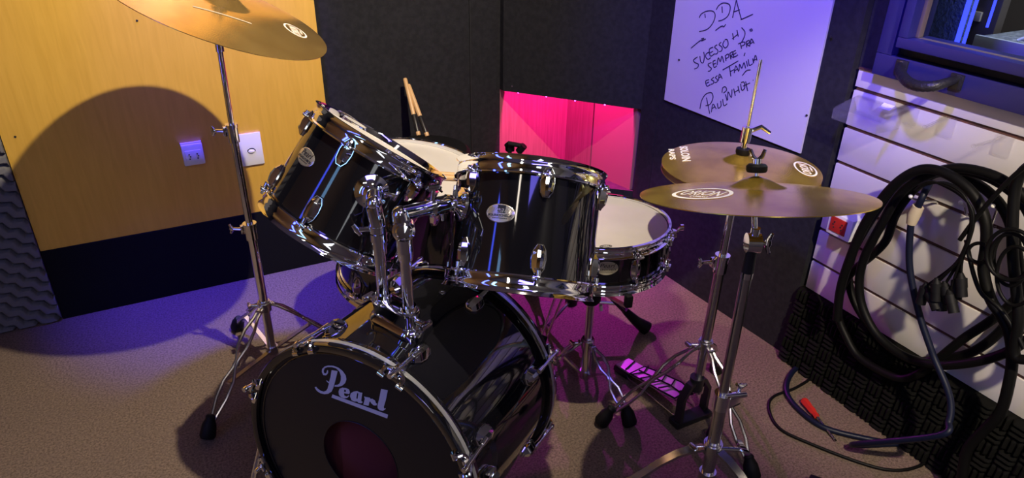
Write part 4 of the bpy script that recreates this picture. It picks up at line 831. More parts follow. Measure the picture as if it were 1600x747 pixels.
q.cyl(c + dv * 0.026 + V((0, 0, -0.012)), c + dv * 0.026 + V((0, 0, -0.032)), 0.0065, 0.004); q.build('memory_lock', 'chrome', th)

# -------- floor tom
fb, ft = V((0.549, 1.770, 0.232)), V((0.590, 1.728, 0.607))
fn = (ft - fb).normalized()
def on_ft(x, y, r=0.0074):
    p = ft - fn * 0.0125; return (x, y, p.z - (fn.x * (x - p.x) + fn.y * (y - p.y)) / fn.z + r)
ftm, fM, fL = make_tom('floor_tom', fb, ft, 0.190, [137, 77, 17, -43, -103, -163], 'black floor tom on legs behind the bass drum with sticks on its head', None)
for d in (106, -14, -134):
    A = at(fM, 0.190, d, 0.155); q = MB(A); q.box((0, 0, 0.010), (0.034, 0.046, 0.020), bev=0.005); q.cyl((0, -0.020, 0.020), (0, 0.020, 0.020), 0.012); q.cyl((0.010, 0, 0.020), (0.034, 0, 0.022), 0.0045); br = q.build('leg_bracket', 'chrome', ftm)
    p = A @ V((0, 0, 0.021)); q = MB(); q.cyl((p.x, p.y, 0.03), (p.x, p.y, p.z + 0.13), 0.0055); lg = q.build('leg', 'chrome', ftm)
    MB().lathe([(0, 0), (0.014, 0), (0.015, 0.006), (0.010, 0.034), (0, 0.036)], Matrix.Translation((p.x, p.y, 0.0)), 20).build('rubber_foot', 'rubber', lg)

# -------- snare drum
sb_, st_ = V((0.961, 1.351, 0.405)), V((0.963, 1.358, 0.535))
sM, sL = drum_frame(sb_, st_); SR = 0.176
sn = thing('snare_drum', tuple(sb_), 'shallow black snare drum with a white head on its stand', 'drum')
SD = [77, 32, -13, -58, -103, -148, 167, 122]
shell_mesh(sM, SR, 0.008, sL - 0.008).build('shell', 'lacquer', sn, sharp=40)
hoop_mesh(sM, SR, sL - 0.030, 1, SD, 0.030).build('hoop', 'chrome', sn, sharp=50); hoop_mesh(sM, SR, 0.028, -1, SD, 0.028).build('hoop', 'chrome', sn, sharp=50)
MB().lathe([(0, sL - 0.006), (SR * 0.92, sL - 0.006), (SR - 0.001, sL - 0.0066), (SR + 0.0008, sL - 0.014)], sM, 96).build('batter_head', 'white_head', sn)
MB().lathe([(0, 0.006), (SR - 0.001, 0.0066), (SR + 0.0008, 0.014)], sM, 96).build('snare_side_head', 'clear_head', sn)
for d in SD:
    A = at(sM, SR, d, sL * 0.49); lug_mesh(A, 0.027, 0.0135, 0.015).build('lug', 'chrome', sn, sharp=20)
    q = tension_rod(A, 0.022, sL * 0.51 - 0.020); q2 = tension_rod(A, -0.022, -(sL * 0.49 - 0.020)); n0 = len(q.v); q.v += q2.v; q.f += [[n0 + i for i in k] for k in q2.f]; q.build('tension_rod', 'chrome', sn)
q = MB(sM)
for rr in (0.017, 0.015): q.tube([(0.158 * math.cos(math.radians(-102)) + rr * math.cos(2 * PI * k / 32) * 0.9, 0.158 * math.sin(math.radians(-102)) + rr * 0.45 * math.sin(2 * PI * k / 32), sL - 0.0055) for k in range(32)], 0.0005, 4, closed=True)
ca = math.radians(-102); cx_, cy_ = 0.158 * math.cos(ca), 0.158 * math.sin(ca)
for k in range(5): q.box((cx_ - 0.009 + k * 0.0045, cy_, sL - 0.0054), (0.0032, 0.0040, 0.0003))
q.build('head_print', 'badge_dark', sn)
oval_badge(sn, at(sM, SR, 101, 0.074), 0.0285, 0.0185, 'badge_cream', 'SOUNDCHECK', SR)
A = at(sM, SR, 9, sL * 0.5); q = MB(A); q.box((0, 0, 0.008), (0.028, 0.066, 0.016), bev=0.003); q.box((0, 0.020, 0.024), (0.020, 0.020, 0.014), bev=0.003); q.cyl((0, 0.020, 0.028), (0, 0.040, 0.046), 0.004); q.lathe([(0, 0), (0.009, 0), (0.009, 0.008), (0, 0.009)], Matrix.Translation((0, 0.036, 0.040)), 16); q.cyl((0, -0.034, 0.012), (0, -0.052, 0.012), 0.007); q.build('strainer', 'chrome', sn)

# -------- sticks
def stick(p0, p1, label, dip=0.0, r=0.0072, group=None, m='stick'):
    p0, p1 = V(p0), V(p1); s_ = thing('drumstick', tuple(p0), label, 'drumstick', group); d = (p1 - p0); L = d.length
    x, y, z = frame_from(d)
    Mx = mat4(p0, x, y, z); cut = L * dip
    if dip:
        MB().lathe([(0, 0), (r * 0.85, 0.0005), (r, 0.004), (r, 0.014)], Mx, 18).build('butt', 'stick', s_)
        MB().lathe([(r * 1.02, 0.014), (r * 1.03, 0.015), (r * 1.03, cut), (r, cut + 0.0005)], Mx, 18).build('grip', 'stick_dark', s_, label='black dipped grip')
    a = cut if dip else 0
    pr = ([(0, 0), (r * 0.85, 0.0005), (r, 0.004)] if not dip else [(r, cut)]) + [(r, L * 0.7), (r * 0.97, L - 0.006), (r * 0.8, L - 0.001), (0, L)] if dip else [(0, 0), (r * 0.85, 0.0005), (r, 0.004), (r, L * 0.72), (r * 0.55, L * 0.955), (r * 0.52, L * 0.965), (r * 0.75, L * 0.98), (r * 0.6, L * 0.995), (0, L)]
    MB().lathe(pr, Mx, 18).build('shaft', m, s_)
    return s_
stick((0.790, 2.245, 0.500), (0.795, 2.375, 0.672), 'drumstick with black grip leaning on the wall, the taller left one', 0.36, 0.0080, 'sticks leaning on the wall')
stick((0.815, 2.225, 0.500), (0.802, 2.362, 0.652), 'drumstick with black grip leaning on the wall, the shorter right one', 0.38, 0.0080, 'sticks leaning on the wall')
stick(on_ft(0.740, 1.660), on_ft(0.430, 1.760), 'pale drumstick lying across the floor tom head, the farther of two', 0, 0.0072, 'sticks on the floor tom')
stick(on_ft(0.733, 1.642), on_ft(0.422, 1.741), 'pale drumstick lying across the floor tom head, the nearer of two', 0, 0.0072, 'sticks on the floor tom')

# -------- round stool in the corner behind the floor tom
so = thing('round_stool', (0.765, 2.115, 0.0), 'black round stool against the wall behind the floor tom', 'stool')
MB().lathe([(0, 0.442), (0.135, 0.442), (0.152, 0.452), (0.155, 0.470), (0.152, 0.488), (0.140, 0.498), (0.10, 0.500), (0, 0.500)], Matrix.Translation((0.765, 2.115, 0)), 64).build('seat', 'rubber', so)
MB().cyl((0.765, 2.115, 0.02), (0.765, 2.115, 0.445), 0.016).build('column', 'blackmetal', so)
for k in range(3):
    t = math.radians(20 + 120 * k); MB().tube([(0.765, 2.115, 0.20), (0.765 + 0.2 * math.cos(t), 2.115 + 0.2 * math.sin(t), 0.012)], 0.010).build('leg', 'blackmetal', so)

# ================================================================ CYMBALS
def cymbal(name, c, nrm, R, label, group, c1, c2, rough, spin=0.0, bellR=0.052, bellH=0.020, bow=0.022):
    x, y, z = frame_from(nrm, V((0, 1, 0))); Mx = mat4(V(c), x, y, z)
    root = thing(name, tuple(c), label, 'cymbal', group)
    h = lambda r: bow * (1 - (min(r, R) / R) ** 1.5)
    def prof(r):
        return h(r) + (bellH * (math.cos(PI * min(1, r / bellR)) * 0.5 + 0.5) ** 0.75 if r < bellR else 0)
    rs = [0.006] + [bellR * k / 12 for k in range(2, 13)] + [bellR * 1.04] + [bellR + (R - bellR) * k / 22 for k in range(1, 23)]
    top = [(r, prof(r)) for r in rs]; bot = [(r, prof(r) - 0.0016) for r in rs[::-1]]
    o = MB(Mx).lathe(top + bot + [top[0]], None, 144).build('bronze_disc', bronze(name + '_bronze', R, c1, c2, rough), root, sharp=40)
    uv = o.data.uv_layers.new(name='UVMap'); inv = Mx.inverted(); org = V(c)
    loc = [inv @ (v.co + org) for v in o.data.vertices]
    for l in o.data.loops: uv.data[l.index].uv = (loc[l.vertex_index].x + 0.5 * 0, loc[l.vertex_index].y)
    return root, Mx, prof
def lay(root, Mx, prof, verts, faces, cx, cy, ang, name, m='white_print', b=None):
    ca, sa = math.cos(ang), math.sin(ang); out = []
    for p in verts:
        X = cx + p.x * ca - p.y * sa; Y = cy + p.x * sa + p.y * ca; out.append(V((X, Y, prof(math.hypot(X, Y)) + 0.0006 + p.z)))
    bb = b or MB(Mx); bb.M = Mx; bb.raw(out, faces)
    return bb
def orion_logo(root, Mx, prof, cx, cy, ang, w, h):
    n = 64; vs_, fs = [], []
    for k in range(n):
        t = 2 * PI * k / n; vs_ += [V((w * math.cos(t), h * math.sin(t), 0.0002)), V((w * 0.87 * math.cos(t) , h * 0.84 * math.sin(t), 0.0002))]
    for k in range(n): a = 2 * k; b_ = 2 * ((k + 1) % n); fs.append([a, b_, b_ + 1, a + 1])
    bb = lay(root, Mx, prof, vs_, fs, cx, cy, ang, 'x')
    v, f = fitted('ORION', w * 1.42, h * 0.78, h * 0.008, 0.2)
    bb = lay(root, Mx, prof, [p + V((0, h * 0.05, 0)) for p in v], f, cx, cy, ang, 'x', b=bb)
    v, f = fitted('CYMBALS', w * 0.62, h * 0.17, 0.0002)
    bb = lay(root, Mx, prof, [p + V((w * 0.10, -h * 0.55, 0)) for p in v], f, cx, cy, ang, 'x', b=bb)
    return bb.build('printed_logo', 'white_print', root)
def local_angle(Mx, world_dir):
    d = Mx.to_3x3().inverted() @ V(world_dir); return math.atan2(d.y, d.x)
def local_xy(Mx, off):
    d = Mx.to_3x3().inverted() @ V(off); return d.x, d.y

cc, cn = V((0.1664, 1.8135, 1.042)), V((0.37, -0.142, 0.918)).normalized()
cr, cM, cp = cymbal('crash_cymbal', cc, cn, 0.254, 'large tilted bronze cymbal at the top left before the plywood', 'cymbals', (0.70, 0.46, 0.15), (0.60, 0.38, 0.12), 0.2, bellR=0.066, bellH=0.024, bow=0.026)
lx, ly = local_xy(cM, (0.159, -0.019, -0.067)); orion_logo(cr, cM, cp, lx, ly, local_angle(cM, (-0.05, 0.9, 0.1)), 0.036, 0.029)
lx, ly = local_xy(cM, (-0.005, -0.10, 0.0)); v, f = fill_shape([[(-0.065, -0.0035), (0.065, -0.0035), (0.065, 0.0035), (-0.065, 0.0035)]], 0.0001)
sub = []; vv = []; ff = []
for k in range(21): vv += [V((-0.062 + 0.0062 * k, -0.0028, 0.0001)), V((-0.062 + 0.0062 * k, 0.0028, 0.0001))]
for k in range(20): ff.append([2 * k, 2 * k + 2, 2 * k + 3, 2 * k + 1])
lay(cr, cM, cp, vv, ff, lx, ly, local_angle(cM, (1, 0.0, -0.4)), 'x').build('tape_strip', 'tape', cr)

hc, hn = V((1.163, 1.101, 0.740)), V((0.007, 0.026, 1.0)).normalized()
hh, hM, hp_f = cymbal('hi_hat_cymbal', hc, hn, 0.178, 'upper hi-hat cymbal with white block lettering and a small round logo', 'cymbals', (0.84, 0.58, 0.11), (0.62, 0.41, 0.07), 0.24, bellR=0.045, bellH=0.016, bow=0.018)
lx, ly = local_xy(hM, (0.115, -0.085, 0.0)); orion_logo(hh, hM, hp_f, lx, ly, local_angle(hM, (0.59, 0.81, 0)), 0.046, 0.025)
ang = local_angle(hM, (-0.59, -0.81, 0))
bb = MB(hM)
lx, ly = local_xy(hM, (-0.066, 0.117, 0.0)); v, f = fitted('SOLOIN', 0.125, 0.020, 0.0009); lay(hh, hM, hp_f, v, f, lx, ly, ang, 'x', b=bb)
lx, ly = local_xy(hM, (-0.092, 0.132, 0.0)); v, f = fitted('RAPS', 0.085, 0.014, 0.0006); lay(hh, hM, hp_f, v, f, lx, ly, ang, 'x', b=bb)
bb.build('printed_lettering', 'white_print', hh)
# lower hi-hat cymbal, upside down under the first
hb, hbM, hbp = cymbal('hi_hat_cymbal', hc + V((0, 0, -0.016)), -hn, 0.178, 'lower hi-hat cymbal lying upside down beneath the lettered one', 'cymbals', (0.84, 0.58, 0.11), (0.62, 0.41, 0.07), 0.24, bellR=0.045, bellH=0.016, bow=0.018)

rc, rn = V((0.9465, 0.8475, 0.8126)), V((0.103, 0.256, 0.961)).normalized()
rd, rM, rp_ = cymbal('ride_cymbal', rc, rn, 0.210, 'broad bronze cymbal seen almost edge-on in front of the hi-hats', 'cymbals', (0.92, 0.66, 0.11), (0.70, 0.46, 0.07), 0.24, bellR=0.055, bellH=0.018, bow=0.020)
lx, ly = local_xy(rM, (-0.112, 0.018, 0.007)); orion_logo(rd, rM, rp_, lx, ly, local_angle(rM, (0.40, -0.91, 0.2)), 0.055, 0.046)

# ================================================================ STANDS
def tripod(root, P, zc, zl, feet, rt=0.0125, m='steel', kink=0.45, spread=0.014, strut=True, single=False, hub_r=0.019):
    """collar at height zc on the tube at P(x,y), braced legs to the feet, struts from the tube's lower end zl"""
    P = V((P[0], P[1], 0)); q = MB(); q.cyl(P + V((0, 0, zc - 0.014)), P + V((0, 0, zc + 0.012)), hub_r, seg=24); q.cyl(P + V((0, 0, zc + 0.012)), P + V((0, 0, zc + 0.018)), hub_r * 0.86, seg=24)
    d0 = V((-0.8, 0.4, 0)).normalized(); q.cyl(P + V((0, 0, zc)), P + V((0, 0, zc)) + d0 * 0.040, 0.0042); q.box(P + V((0, 0, zc)) + d0 * 0.044, (0.010, 0.022, 0.010), bev=0.003)
    q.build('collar', m, root)
    MB().cyl(P + V((0, 0, zl - 0.012)), P + V((0, 0, zl + 0.012)), rt * 1.35, seg=20).build('lower_collar', m, root)
    for F in feet:
        F = V((F[0], F[1], 0)); out = (F - P).normalized(); side = V((-out.y, out.x, 0))
        a = P + out * hub_r + V((0, 0, zc)); e = F - out * 0.018 + V((0, 0, 0.030)); D_ = e - a
        nrm_ = D_.cross(side).normalized(); q = MB()
        ts = [0, 0.10, 0.22, 0.36, 0.47, 0.53, 0.64, 0.78, 0.90, 1.0]; ws = [0.35, 0.4, 1.0, 1.0, 0.22, 0.22, 1.0, 1.0, 0.5, 0.28]
        up_ = [0, 0.006, 0.010, 0.010, 0.007, 0.006, 0.004, 0.003, 0.001, 0]
        if single:
            q.tube([a + D_ * t + V((0, 0, u * 2.2)) for t, u in zip(ts, up_)], 0, flat=(0.020, 0.007, nrm_))
        else:
            for sg in (-1, 1):
                q.tube([a + D_ * t + side * (sg * w * spread) + V((0, 0, u)) for t, w, u in zip(ts, ws, up_)], 0.0046, 8)
            for t in (0.04, 0.50, 0.97): q.cyl(a + D_ * t - side * spread * 0.6 + V((0, 0, 0.005)), a + D_ * t + side * spread * 0.6 + V((0, 0, 0.005)), 0.0045, seg=10)
        lg = q.build('leg', m, root)
        x, y, z = frame_from((F + V((0, 0, 0.004)) - e).normalized() * -1)
        MB().lathe([(0, 0), (0.017, 0.0), (0.021, 0.007), (0.0185, 0.036), (0.012, 0.052), (0.013, 0.057), (0.009, 0.063), (0, 0.063)], mat4(F + V((0, 0, 0.007)), x, y, (e - F + V((0, 0, 0.0))).normalized()), 14).build('rubber_foot', 'rubber', lg)
        if strut:
            s0 = P + out * rt + V((0, 0, zl)); s1 = a + D_ * kink + V((0, 0, 0.004)); q = MB(); q.tube([s0, s1], 0, flat=(0.013, 0.005, (s1 - s0).cross(side).normalized())); q.build('brace_strut', m, root)
def wing(q, c, d, r=0.005, L=0.024, up=V((0, 0, 1)), w=0.026):
    d = V(d).normalized(); q.cyl(c, V(c) + d * L, r, r * 0.8); x, y, z = frame_from(d, up)
    e = V(c) + d * (L + 0.006); q.tube([e - y * w * 0.5 + d * 0.004, e - y * w * 0.2, e, e + y * w * 0.2, e + y * w * 0.5 + d * 0.004], [0.0035, 0.005, 0.0065, 0.005, 0.0035], 10)
    return q
def pole(root, name, a, b_, r, m='chrome'): return MB().cyl(a, b_, r, seg=24).build(name, m, root)
def joint(root, c, r, side, name='height_clamp', axis=V((0, 0, 1)), m='chrome'):
    q = MB(); c = V(c); q.cyl(c - axis * 0.028, c + axis * 0.012, r, seg=24); q.cyl(c + axis * 0.012, c + axis * 0.020, r * 1.12, seg=24); q.box(c + V(side) * (r + 0.004), (0.014, 0.014, 0.026), bev=0.003); wing(q, c + V(side) * (r + 0.006), side)
    return q.build(name, m, root)
def cym_top(root, c, nrm_, under=0.05, washer=True):
    c = V(c); nrm_ = V(nrm_); q = MB(); q.cyl(c - nrm_ * under, c + nrm_ * 0.068, 0.0036, seg=12); q.build('cymbal_rod', 'chrome', root)
    q = MB(); q.lathe([(0, 0), (0.017, 0), (0.019, 0.004), (0.019, 0.011), (0.015, 0.015), (0, 0.015)], mat4(c + nrm_ * 0.045, *frame_from(nrm_)), 24); q.build('felt_washer', 'rubber', root); q = MB(); q.lathe([(0, 0), (0.017, 0), (0.019, 0.012), (0, 0.013)], mat4(c + nrm_ * -0.004, *frame_from(nrm_)), 24); q.build('felt_washer', 'rubber', root)
    q = MB(); q.cyl(c + nrm_ * 0.060, c + nrm_ * 0.070, 0.0075, seg=16); x, y, z = frame_from(nrm_, V((0.5, 0.5, 0)))
    for sg in (-1, 1): q.tube([c + nrm_ * 0.066, c + nrm_ * 0.073 + x * 0.008 * sg, c + nrm_ * 0.087 + x * 0.013 * sg], [0.004, 0.0042, 0.0030], 10)
    q.build('wing_nut', 'chrome', root)

# crash stand on the left
cs = thing('cymbal_stand', (0.150, 1.834, 0), 'straight chrome cymbal stand at the left carrying the largest cymbal', 'cymbal stand', 'stands')
P = (0.150, 1.834)
pole(cs, 'lower_tube', (*P, 0.055), (*P, 0.465), 0.0125); pole(cs, 'middle_tube', (*P, 0.46), (*P, 0.745), 0.0098); pole(cs, 'upper_tube', (*P, 0.74), (P[0] + 0.004, P[1] - 0.006, 0.962), 0.0070)
joint(cs, (*P, 0.462), 0.0165, V((-0.86, 0.5, 0)).normalized()); joint(cs, (*P, 0.742), 0.0135, V((-0.86, 0.5, 0)).normalized())
q = MB(); q.cyl((P[0] + 0.004, P[1] - 0.006, 0.945), (P[0] + 0.005, P[1] - 0.008, 0.985), 0.010); q.cyl((0.150, 1.836, 0.985), (0.166, 1.812, 0.985), 0.013); q.build('tilter', 'chrome', cs)
cym_top(cs, cc, cn, 0.06)
tripod(cs, P, 0.214, 0.060, [(-0.069, 1.589), (0.355, 1.885), (0.075, 2.075)], spread=0.015, kink=0.66)

# ride stand
rs_ = thing('cymbal_stand', (0.9446, 0.829, 0), 'chrome cymbal stand nearest the camera holding the broad right cymbal', 'cymbal stand', 'stands')
P = (0.9446, 0.829)
pole(rs_, 'lower_tube', (*P, 0.120), (*P, 0.347), 0.0142, 'steel'); pole(rs_, 'upper_tube', (*P, 0.34), (*P, 0.662), 0.0108, 'steel')
q = MB(); q.cyl((*P, 0.648), (*P, 0.663), 0.0118); q.build('tube_ring', 'chrome', rs_)
MB().cyl((*P, 0.661), (*P, 0.713), 0.0120, 0.0110, seg=24).build('tube_sleeve', 'blackmetal', rs_)
q = MB(); c = V((*P, 0.724)); sdv = V((0.86, -0.5, 0)).normalized(); q.cyl(c - sdv * 0.013, c + sdv * 0.013, 0.0190, seg=28); q.cyl(c, c + V((0, 0, 0.032)), 0.0088); q.build('tilter', 'chrome', rs_)
q = wing(MB(), c + sdv * 0.013, sdv, 0.005, 0.009, w=0.042); q.build('wing_nut', 'chrome', rs_)
q = MB(); q.cyl(c + V((0, 0, 0.018)), rc - rn * 0.018, 0.0055); q.build('tilt_arm', 'chrome', rs_)
cym_top(rs_, rc, rn, 0.03)
q = MB(); c = V((*P, 0.348)); q.cyl(c + V((0, 0, -0.028)), c + V((0, 0, 0.012)), 0.0185, seg=24); q.box(c + V((0.021, -0.011, -0.006)), (0.038, 0.019, 0.028), bev=0.005); q.cyl(c + V((0.0, -0.009, 0.008)), c + V((0.044, -0.022, 0.008)), 0.0062); q.build('memory_clamp', 'chrome', rs_)
q = MB(); wing(q, c + V((0.034, -0.010, 0.008)), (0.3, 0.1, 0.9), 0.005, 0.010, up=V((1, 0, 0)), w=0.030); q.build('wing_bolt', 'chrome', rs_)
tripod(rs_, P, 0.205, 0.120, [(0.668, 0.946), (0.985, 0.530), (1.138, 1.003)], single=True, strut=False, hub_r=0.021, rt=0.0142)
q = MB(); q.cyl((P[0] + 0.01, P[1] - 0.01, 0.203), (P[0] + 0.055, P[1] - 0.032, 0.200), 0.0055); q.tube([(P[0] + 0.053, P[1] - 0.050, 0.208), (P[0] + 0.060, P[1] - 0.033, 0.201), (P[0] + 0.064, P[1] - 0.012, 0.208)], 0, flat=(0.015, 0.005, V((0.4, 0.2, 0.9)))); q.build('leg_wing_bolt', 'chrome', rs_)

# hi-hat stand with its pedal
hs = thing('hi_hat_stand', (1.131, 1.087, 0), 'chrome hi-hat stand with a slatted foot pedal lit magenta', 'hi-hat stand', 'stands')
B0 = V((1.131, 1.087, 0.0)); dv_ = (V((1.163, 1.101, 0.74)) - B0).normalized()
def hpnt(z): return B0 + dv_ * (z / dv_.z)
pole(hs, 'lower_tube', hpnt(0.10), hpnt(0.50), 0.0125, 'steel'); pole(hs, 'upper_tube', hpnt(0.49), hpnt(0.705), 0.0095, 'chrome'); pole(hs, 'pull_rod', hpnt(0.70), hpnt(0.985), 0.0034, 'chrome')
joint(hs, hpnt(0.492), 0.0165, V((-0.86, 0.35, 0)).normalized(), axis=dv_)
q = MB(); c = hpnt(0.772); q.cyl(c - dv_ * 0.010, hpnt(0.800), 0.0065); q.cyl(hpnt(0.800), hpnt(0.835), 0.0115, seg=20); q.tube([hpnt(0.826) + V((0.008, -0.004, 0)), hpnt(0.832) + V((0.026, -0.014, 0.004)), hpnt(0.826) + V((0.046, -0.024, -0.004))], [0.005, 0.0055, 0.004], 10); q.build('clutch', 'chrome', hs)
q = MB(); q.lathe([(0, 0), (0.015, 0.0), (0.017, 0.004), (0.016, 0.013), (0, 0.014)], mat4(hpnt(0.771), *frame_from(dv_)), 24); q.build('felt_washer', 'rubber', hs); q = MB(); q.lathe([(0, 0), (0.016, 0.0), (0.017, 0.012), (0, 0.013)], mat4(hpnt(0.694), *frame_from(dv_)), 24); q.build('felt_washer', 'rubber', hs)
Pc = hpnt(0.247)
tripod(hs, (Pc.x, Pc.y), 0.247, 0.105, [(0.890, 1.177), (1.124, 0.842), (1.335, 1.215)], strut=False, spread=0.014)
# pedal: A-frame, base plate, footboard, radius rods
pd = V((-0.035, 0.250, 0)).normalized()                   # from the frame towards the heel
fw = V((pd.y, -pd.x, 0))
q = MB(); f0 = V((1.128, 1.086, 0))
for sg in (-1, 1):
    q.tube([f0 + fw * 0.050 * sg + V((0, 0, 0.012)), f0 + fw * 0.050 * sg + V((0, 0, 0.095)), f0 + fw * 0.026 * sg + V((0, 0, 0.132)), f0 + fw * 0.0 + V((0, 0, 0.138))], 0, flat=(0.022, 0.011, fw if True else fw))
q.box(f0 + V((0, 0, 0.010)), (0.122, 0.040, 0.018), bev=0.004); q.cyl(f0 + V((0, 0, 0.110)), f0 + V((0, 0, 0.150)), 0.019); q.build('pedal_frame', 'blackmetal', hs)
heel = f0 + pd * 0.275
q = MB(); 
fr = [(-0.030, 0.040, 0.062), (0.030, 0.040, 0.062), (0.037, 0.075, 0.062), (0.033, 0.165, 0.044), (0.029, 0.212, 0.032), (-0.029, 0.212, 0.032), (-0.033, 0.165, 0.044), (-0.037, 0.075, 0.062)]
def fbp(u, v, z): return f0 + fw * u + pd * v + V((0, 0, z))
q.poly([fbp(u, v, z) for u, v, z in fr], 0.006, (0, 0, -1)); q.poly([fbp(u, v, z) for u, v, z in ((-0.028, 0.216, 0.031), (0.028, 0.216, 0.031), (0.026, 0.275, 0.024), (-0.026, 0.275, 0.024))], 0.006, (0, 0, -1))
fbd = q.build('footboard', 'pedal_plate', hs)
q = MB()
for v1, z1 in ((0.085, 0.0625), (0.120, 0.056), (0.155, 0.049), (0.190, 0.0400)): q.tube([fbp(-0.034, v1 + 0.012, z1 - 0.002), fbp(0.0, v1 - 0.004, z1 + 0.0015), fbp(0.034, v1 + 0.012, z1 - 0.002)], 0.0022, 6)
q.tube([fbp(0, 0.045, 0.0635), fbp(0, 0.085, 0.063), fbp(0, 0.205, 0.036)], 0.0022, 6); q.tube([fbp(*p) for p in fr], 0.0026, 6, closed=True); q.tube([fbp(-0.025, 0.235, 0.031), fbp(0.026, 0.250, 0.029)], 0.0022, 6)
q.build('tread_pattern', 'rubber', fbd)
MB().box(f0 + pd * 0.250 + V((0, 0, 0.011)), (0.064, 0.060, 0.018), Matrix(((fw.x, pd.x, 0), (fw.y, pd.y, 0), (0, 0, 1))), bev=0.004).build('heel_plate', 'blackmetal', hs)
for sg in (-1, 1): MB().cyl(f0 + fw * 0.036 * sg + V((0, 0, 0.013)), f0 + pd * 0.245 + fw * 0.026 * sg + V((0, 0, 0.010)), 0.0024, seg=8).build('radius_rod', 'chrome', hs)
MB().tube([fbp(0, 0.045, 0.062), fbp(0, 0.010, 0.090), f0 + V((0, 0, 0.135))], 0, flat=(0.016, 0.004, fw)).build('pull_strap', 'blackmetal', hs)

# snare stand
ss = thing('snare_stand', (0.945, 1.342, 0), 'low chrome snare stand with black clamp standing under the snare drum', 'snare stand', 'stands')
P = (0.945, 1.342)
pole(ss, 'lower_tube', (*P, 0.035), (*P, 0.155), 0.0135, 'steel'); pole(ss, 'upper_tube', (*P, 0.15), (*P, 0.285), 0.0110, 'steel')
q = MB(); q.lathe([(0, 0), (0.022, 0.004), (0.027, 0.012), (0.027, 0.034), (0.022, 0.042), (0, 0.044)], Matrix.Translation((*P, 0.285)), 24); q.build('ball_clamp', 'rubber', ss)
q = MB(); q.cyl((P[0] + 0.02, P[1] - 0.02, 0.285), (P[0] + 0.022, P[1] - 0.022, 0.268), 0.005); q.build('clamp_bolt', 'plastic_white', ss)
for k, t in enumerate((-100, 20, 140)):
    t = math.radians(t); dr_ = V((math.cos(t), math.sin(t), 0)); c0 = V((*P, 0.325)); c1 = V((0.961, 1.351, 0)) + dr_ * 0.192; c1.z = 0.392
    q = MB(); q.tube([c0, c0 + dr_ * 0.05 + V((0, 0, 0.03)), c1 + V((0, 0, -0.006)), c1 + V((0, 0, 0.004))], 0, flat=(0.012, 0.005, V((0, 0, 1)) if True else dr_)); ar = q.build('basket_arm', 'steel', ss)
    MB().box(c1 + dr_ * 0.004 + V((0, 0, 0.014)), (0.018, 0.018, 0.034), Matrix.Rotation(t, 3, 'Z'), bev=0.004).build('grip', 'rubber', ar)
tripod(ss, P, 0.150, 0.042, [(0.961, 1.134), (0.815, 1.420), (1.040, 1.470)], spread=0.013, kink=0.42)

# drum throne behind the snare
dt = thing('drum_throne', (1.05, 1.60, 0), 'black drum throne with thick rubber feet behind the snare stand', 'stool')
P = V((1.05, 1.60, 0))
MB().lathe([(0, 0.335), (0.130, 0.335), (0.146, 0.344), (0.150, 0.358), (0.146, 0.374), (0.132, 0.383), (0, 0.386)], Matrix.Translation(P), 64).build('seat', 'rubber', dt)
MB().cyl(P + V((0, 0, 0.09)), P + V((0, 0, 0.34)), 0.0125).build('column', 'steel', dt)
q = MB(); q.cyl(P + V((0, 0, 0.10)), P + V((0, 0, 0.13)), 0.020); q.cyl(P + V((0, 0, 0.235)), P + V((0, 0, 0.262)), 0.019); q.build('hub', 'blackmetal', dt)
for k in range(3):
    t = math.atan2(1.478 - 1.60, 1.271 - 1.05) + k * 2 * PI / 3; d_ = V((math.cos(t), math.sin(t), 0)); sd_ = V((-d_.y, d_.x, 0))
    q = MB()
    for sg in (-1, 1): q.tube([P + d_ * 0.018 + sd_ * 0.014 * sg + V((0, 0, 0.25)), P + d_ * 0.195 + sd_ * 0.008 * sg + V((0, 0, 0.055))], 0, flat=(0.010, 0.004, d_.cross(V((0, 0, 1)))))
    lg = q.build('leg', 'blackmetal' if k == 0 else 'steel', dt)
    MB().tube([P + d_ * 0.175 + V((0, 0, 0.080)), P + d_ * 0.215 + V((0, 0, 0.040)), P + d_ * 0.252 + V((0, 0, 0.012))], [0.012, 0.017, 0.024], 12).build('rubber_foot', 'rubber', lg)
    MB().tube([P + d_ * 0.018 + V((0, 0, 0.115)), P + d_ * 0.150 + V((0, 0, 0.105))], 0.0055, 8).build('brace_strut', 'steel', dt)

# small microphone stand with its clip in front of the niche
ms = thing('microphone_stand', (1.165, 2.27, 0), 'short black stand with a clip at the left edge of the pink niche', 'stand')
MB().lathe([(0, 0), (0.085, 0), (0.085, 0.010), (0.020, 0.018), (0, 0.018)], Matrix.Translation((1.165, 2.27, 0)), 40).build('base', 'blackmetal', ms)
MB().cyl((1.165, 2.27, 0.015), (1.165, 2.27, 0.375), 0.008).build('column', 'blackmetal', ms)
q = MB(); q.box((1.165, 2.27, 0.385), (0.030, 0.026, 0.026), bev=0.005); q.tube([(1.150, 2.27, 0.398), (1.150, 2.255, 0.412), (1.200, 2.235, 0.400)], 0.009, 10); q.cyl((1.190, 2.245, 0.375), (1.205, 2.23, 0.402), 0.014); q.build('clip', 'rubber', ms)

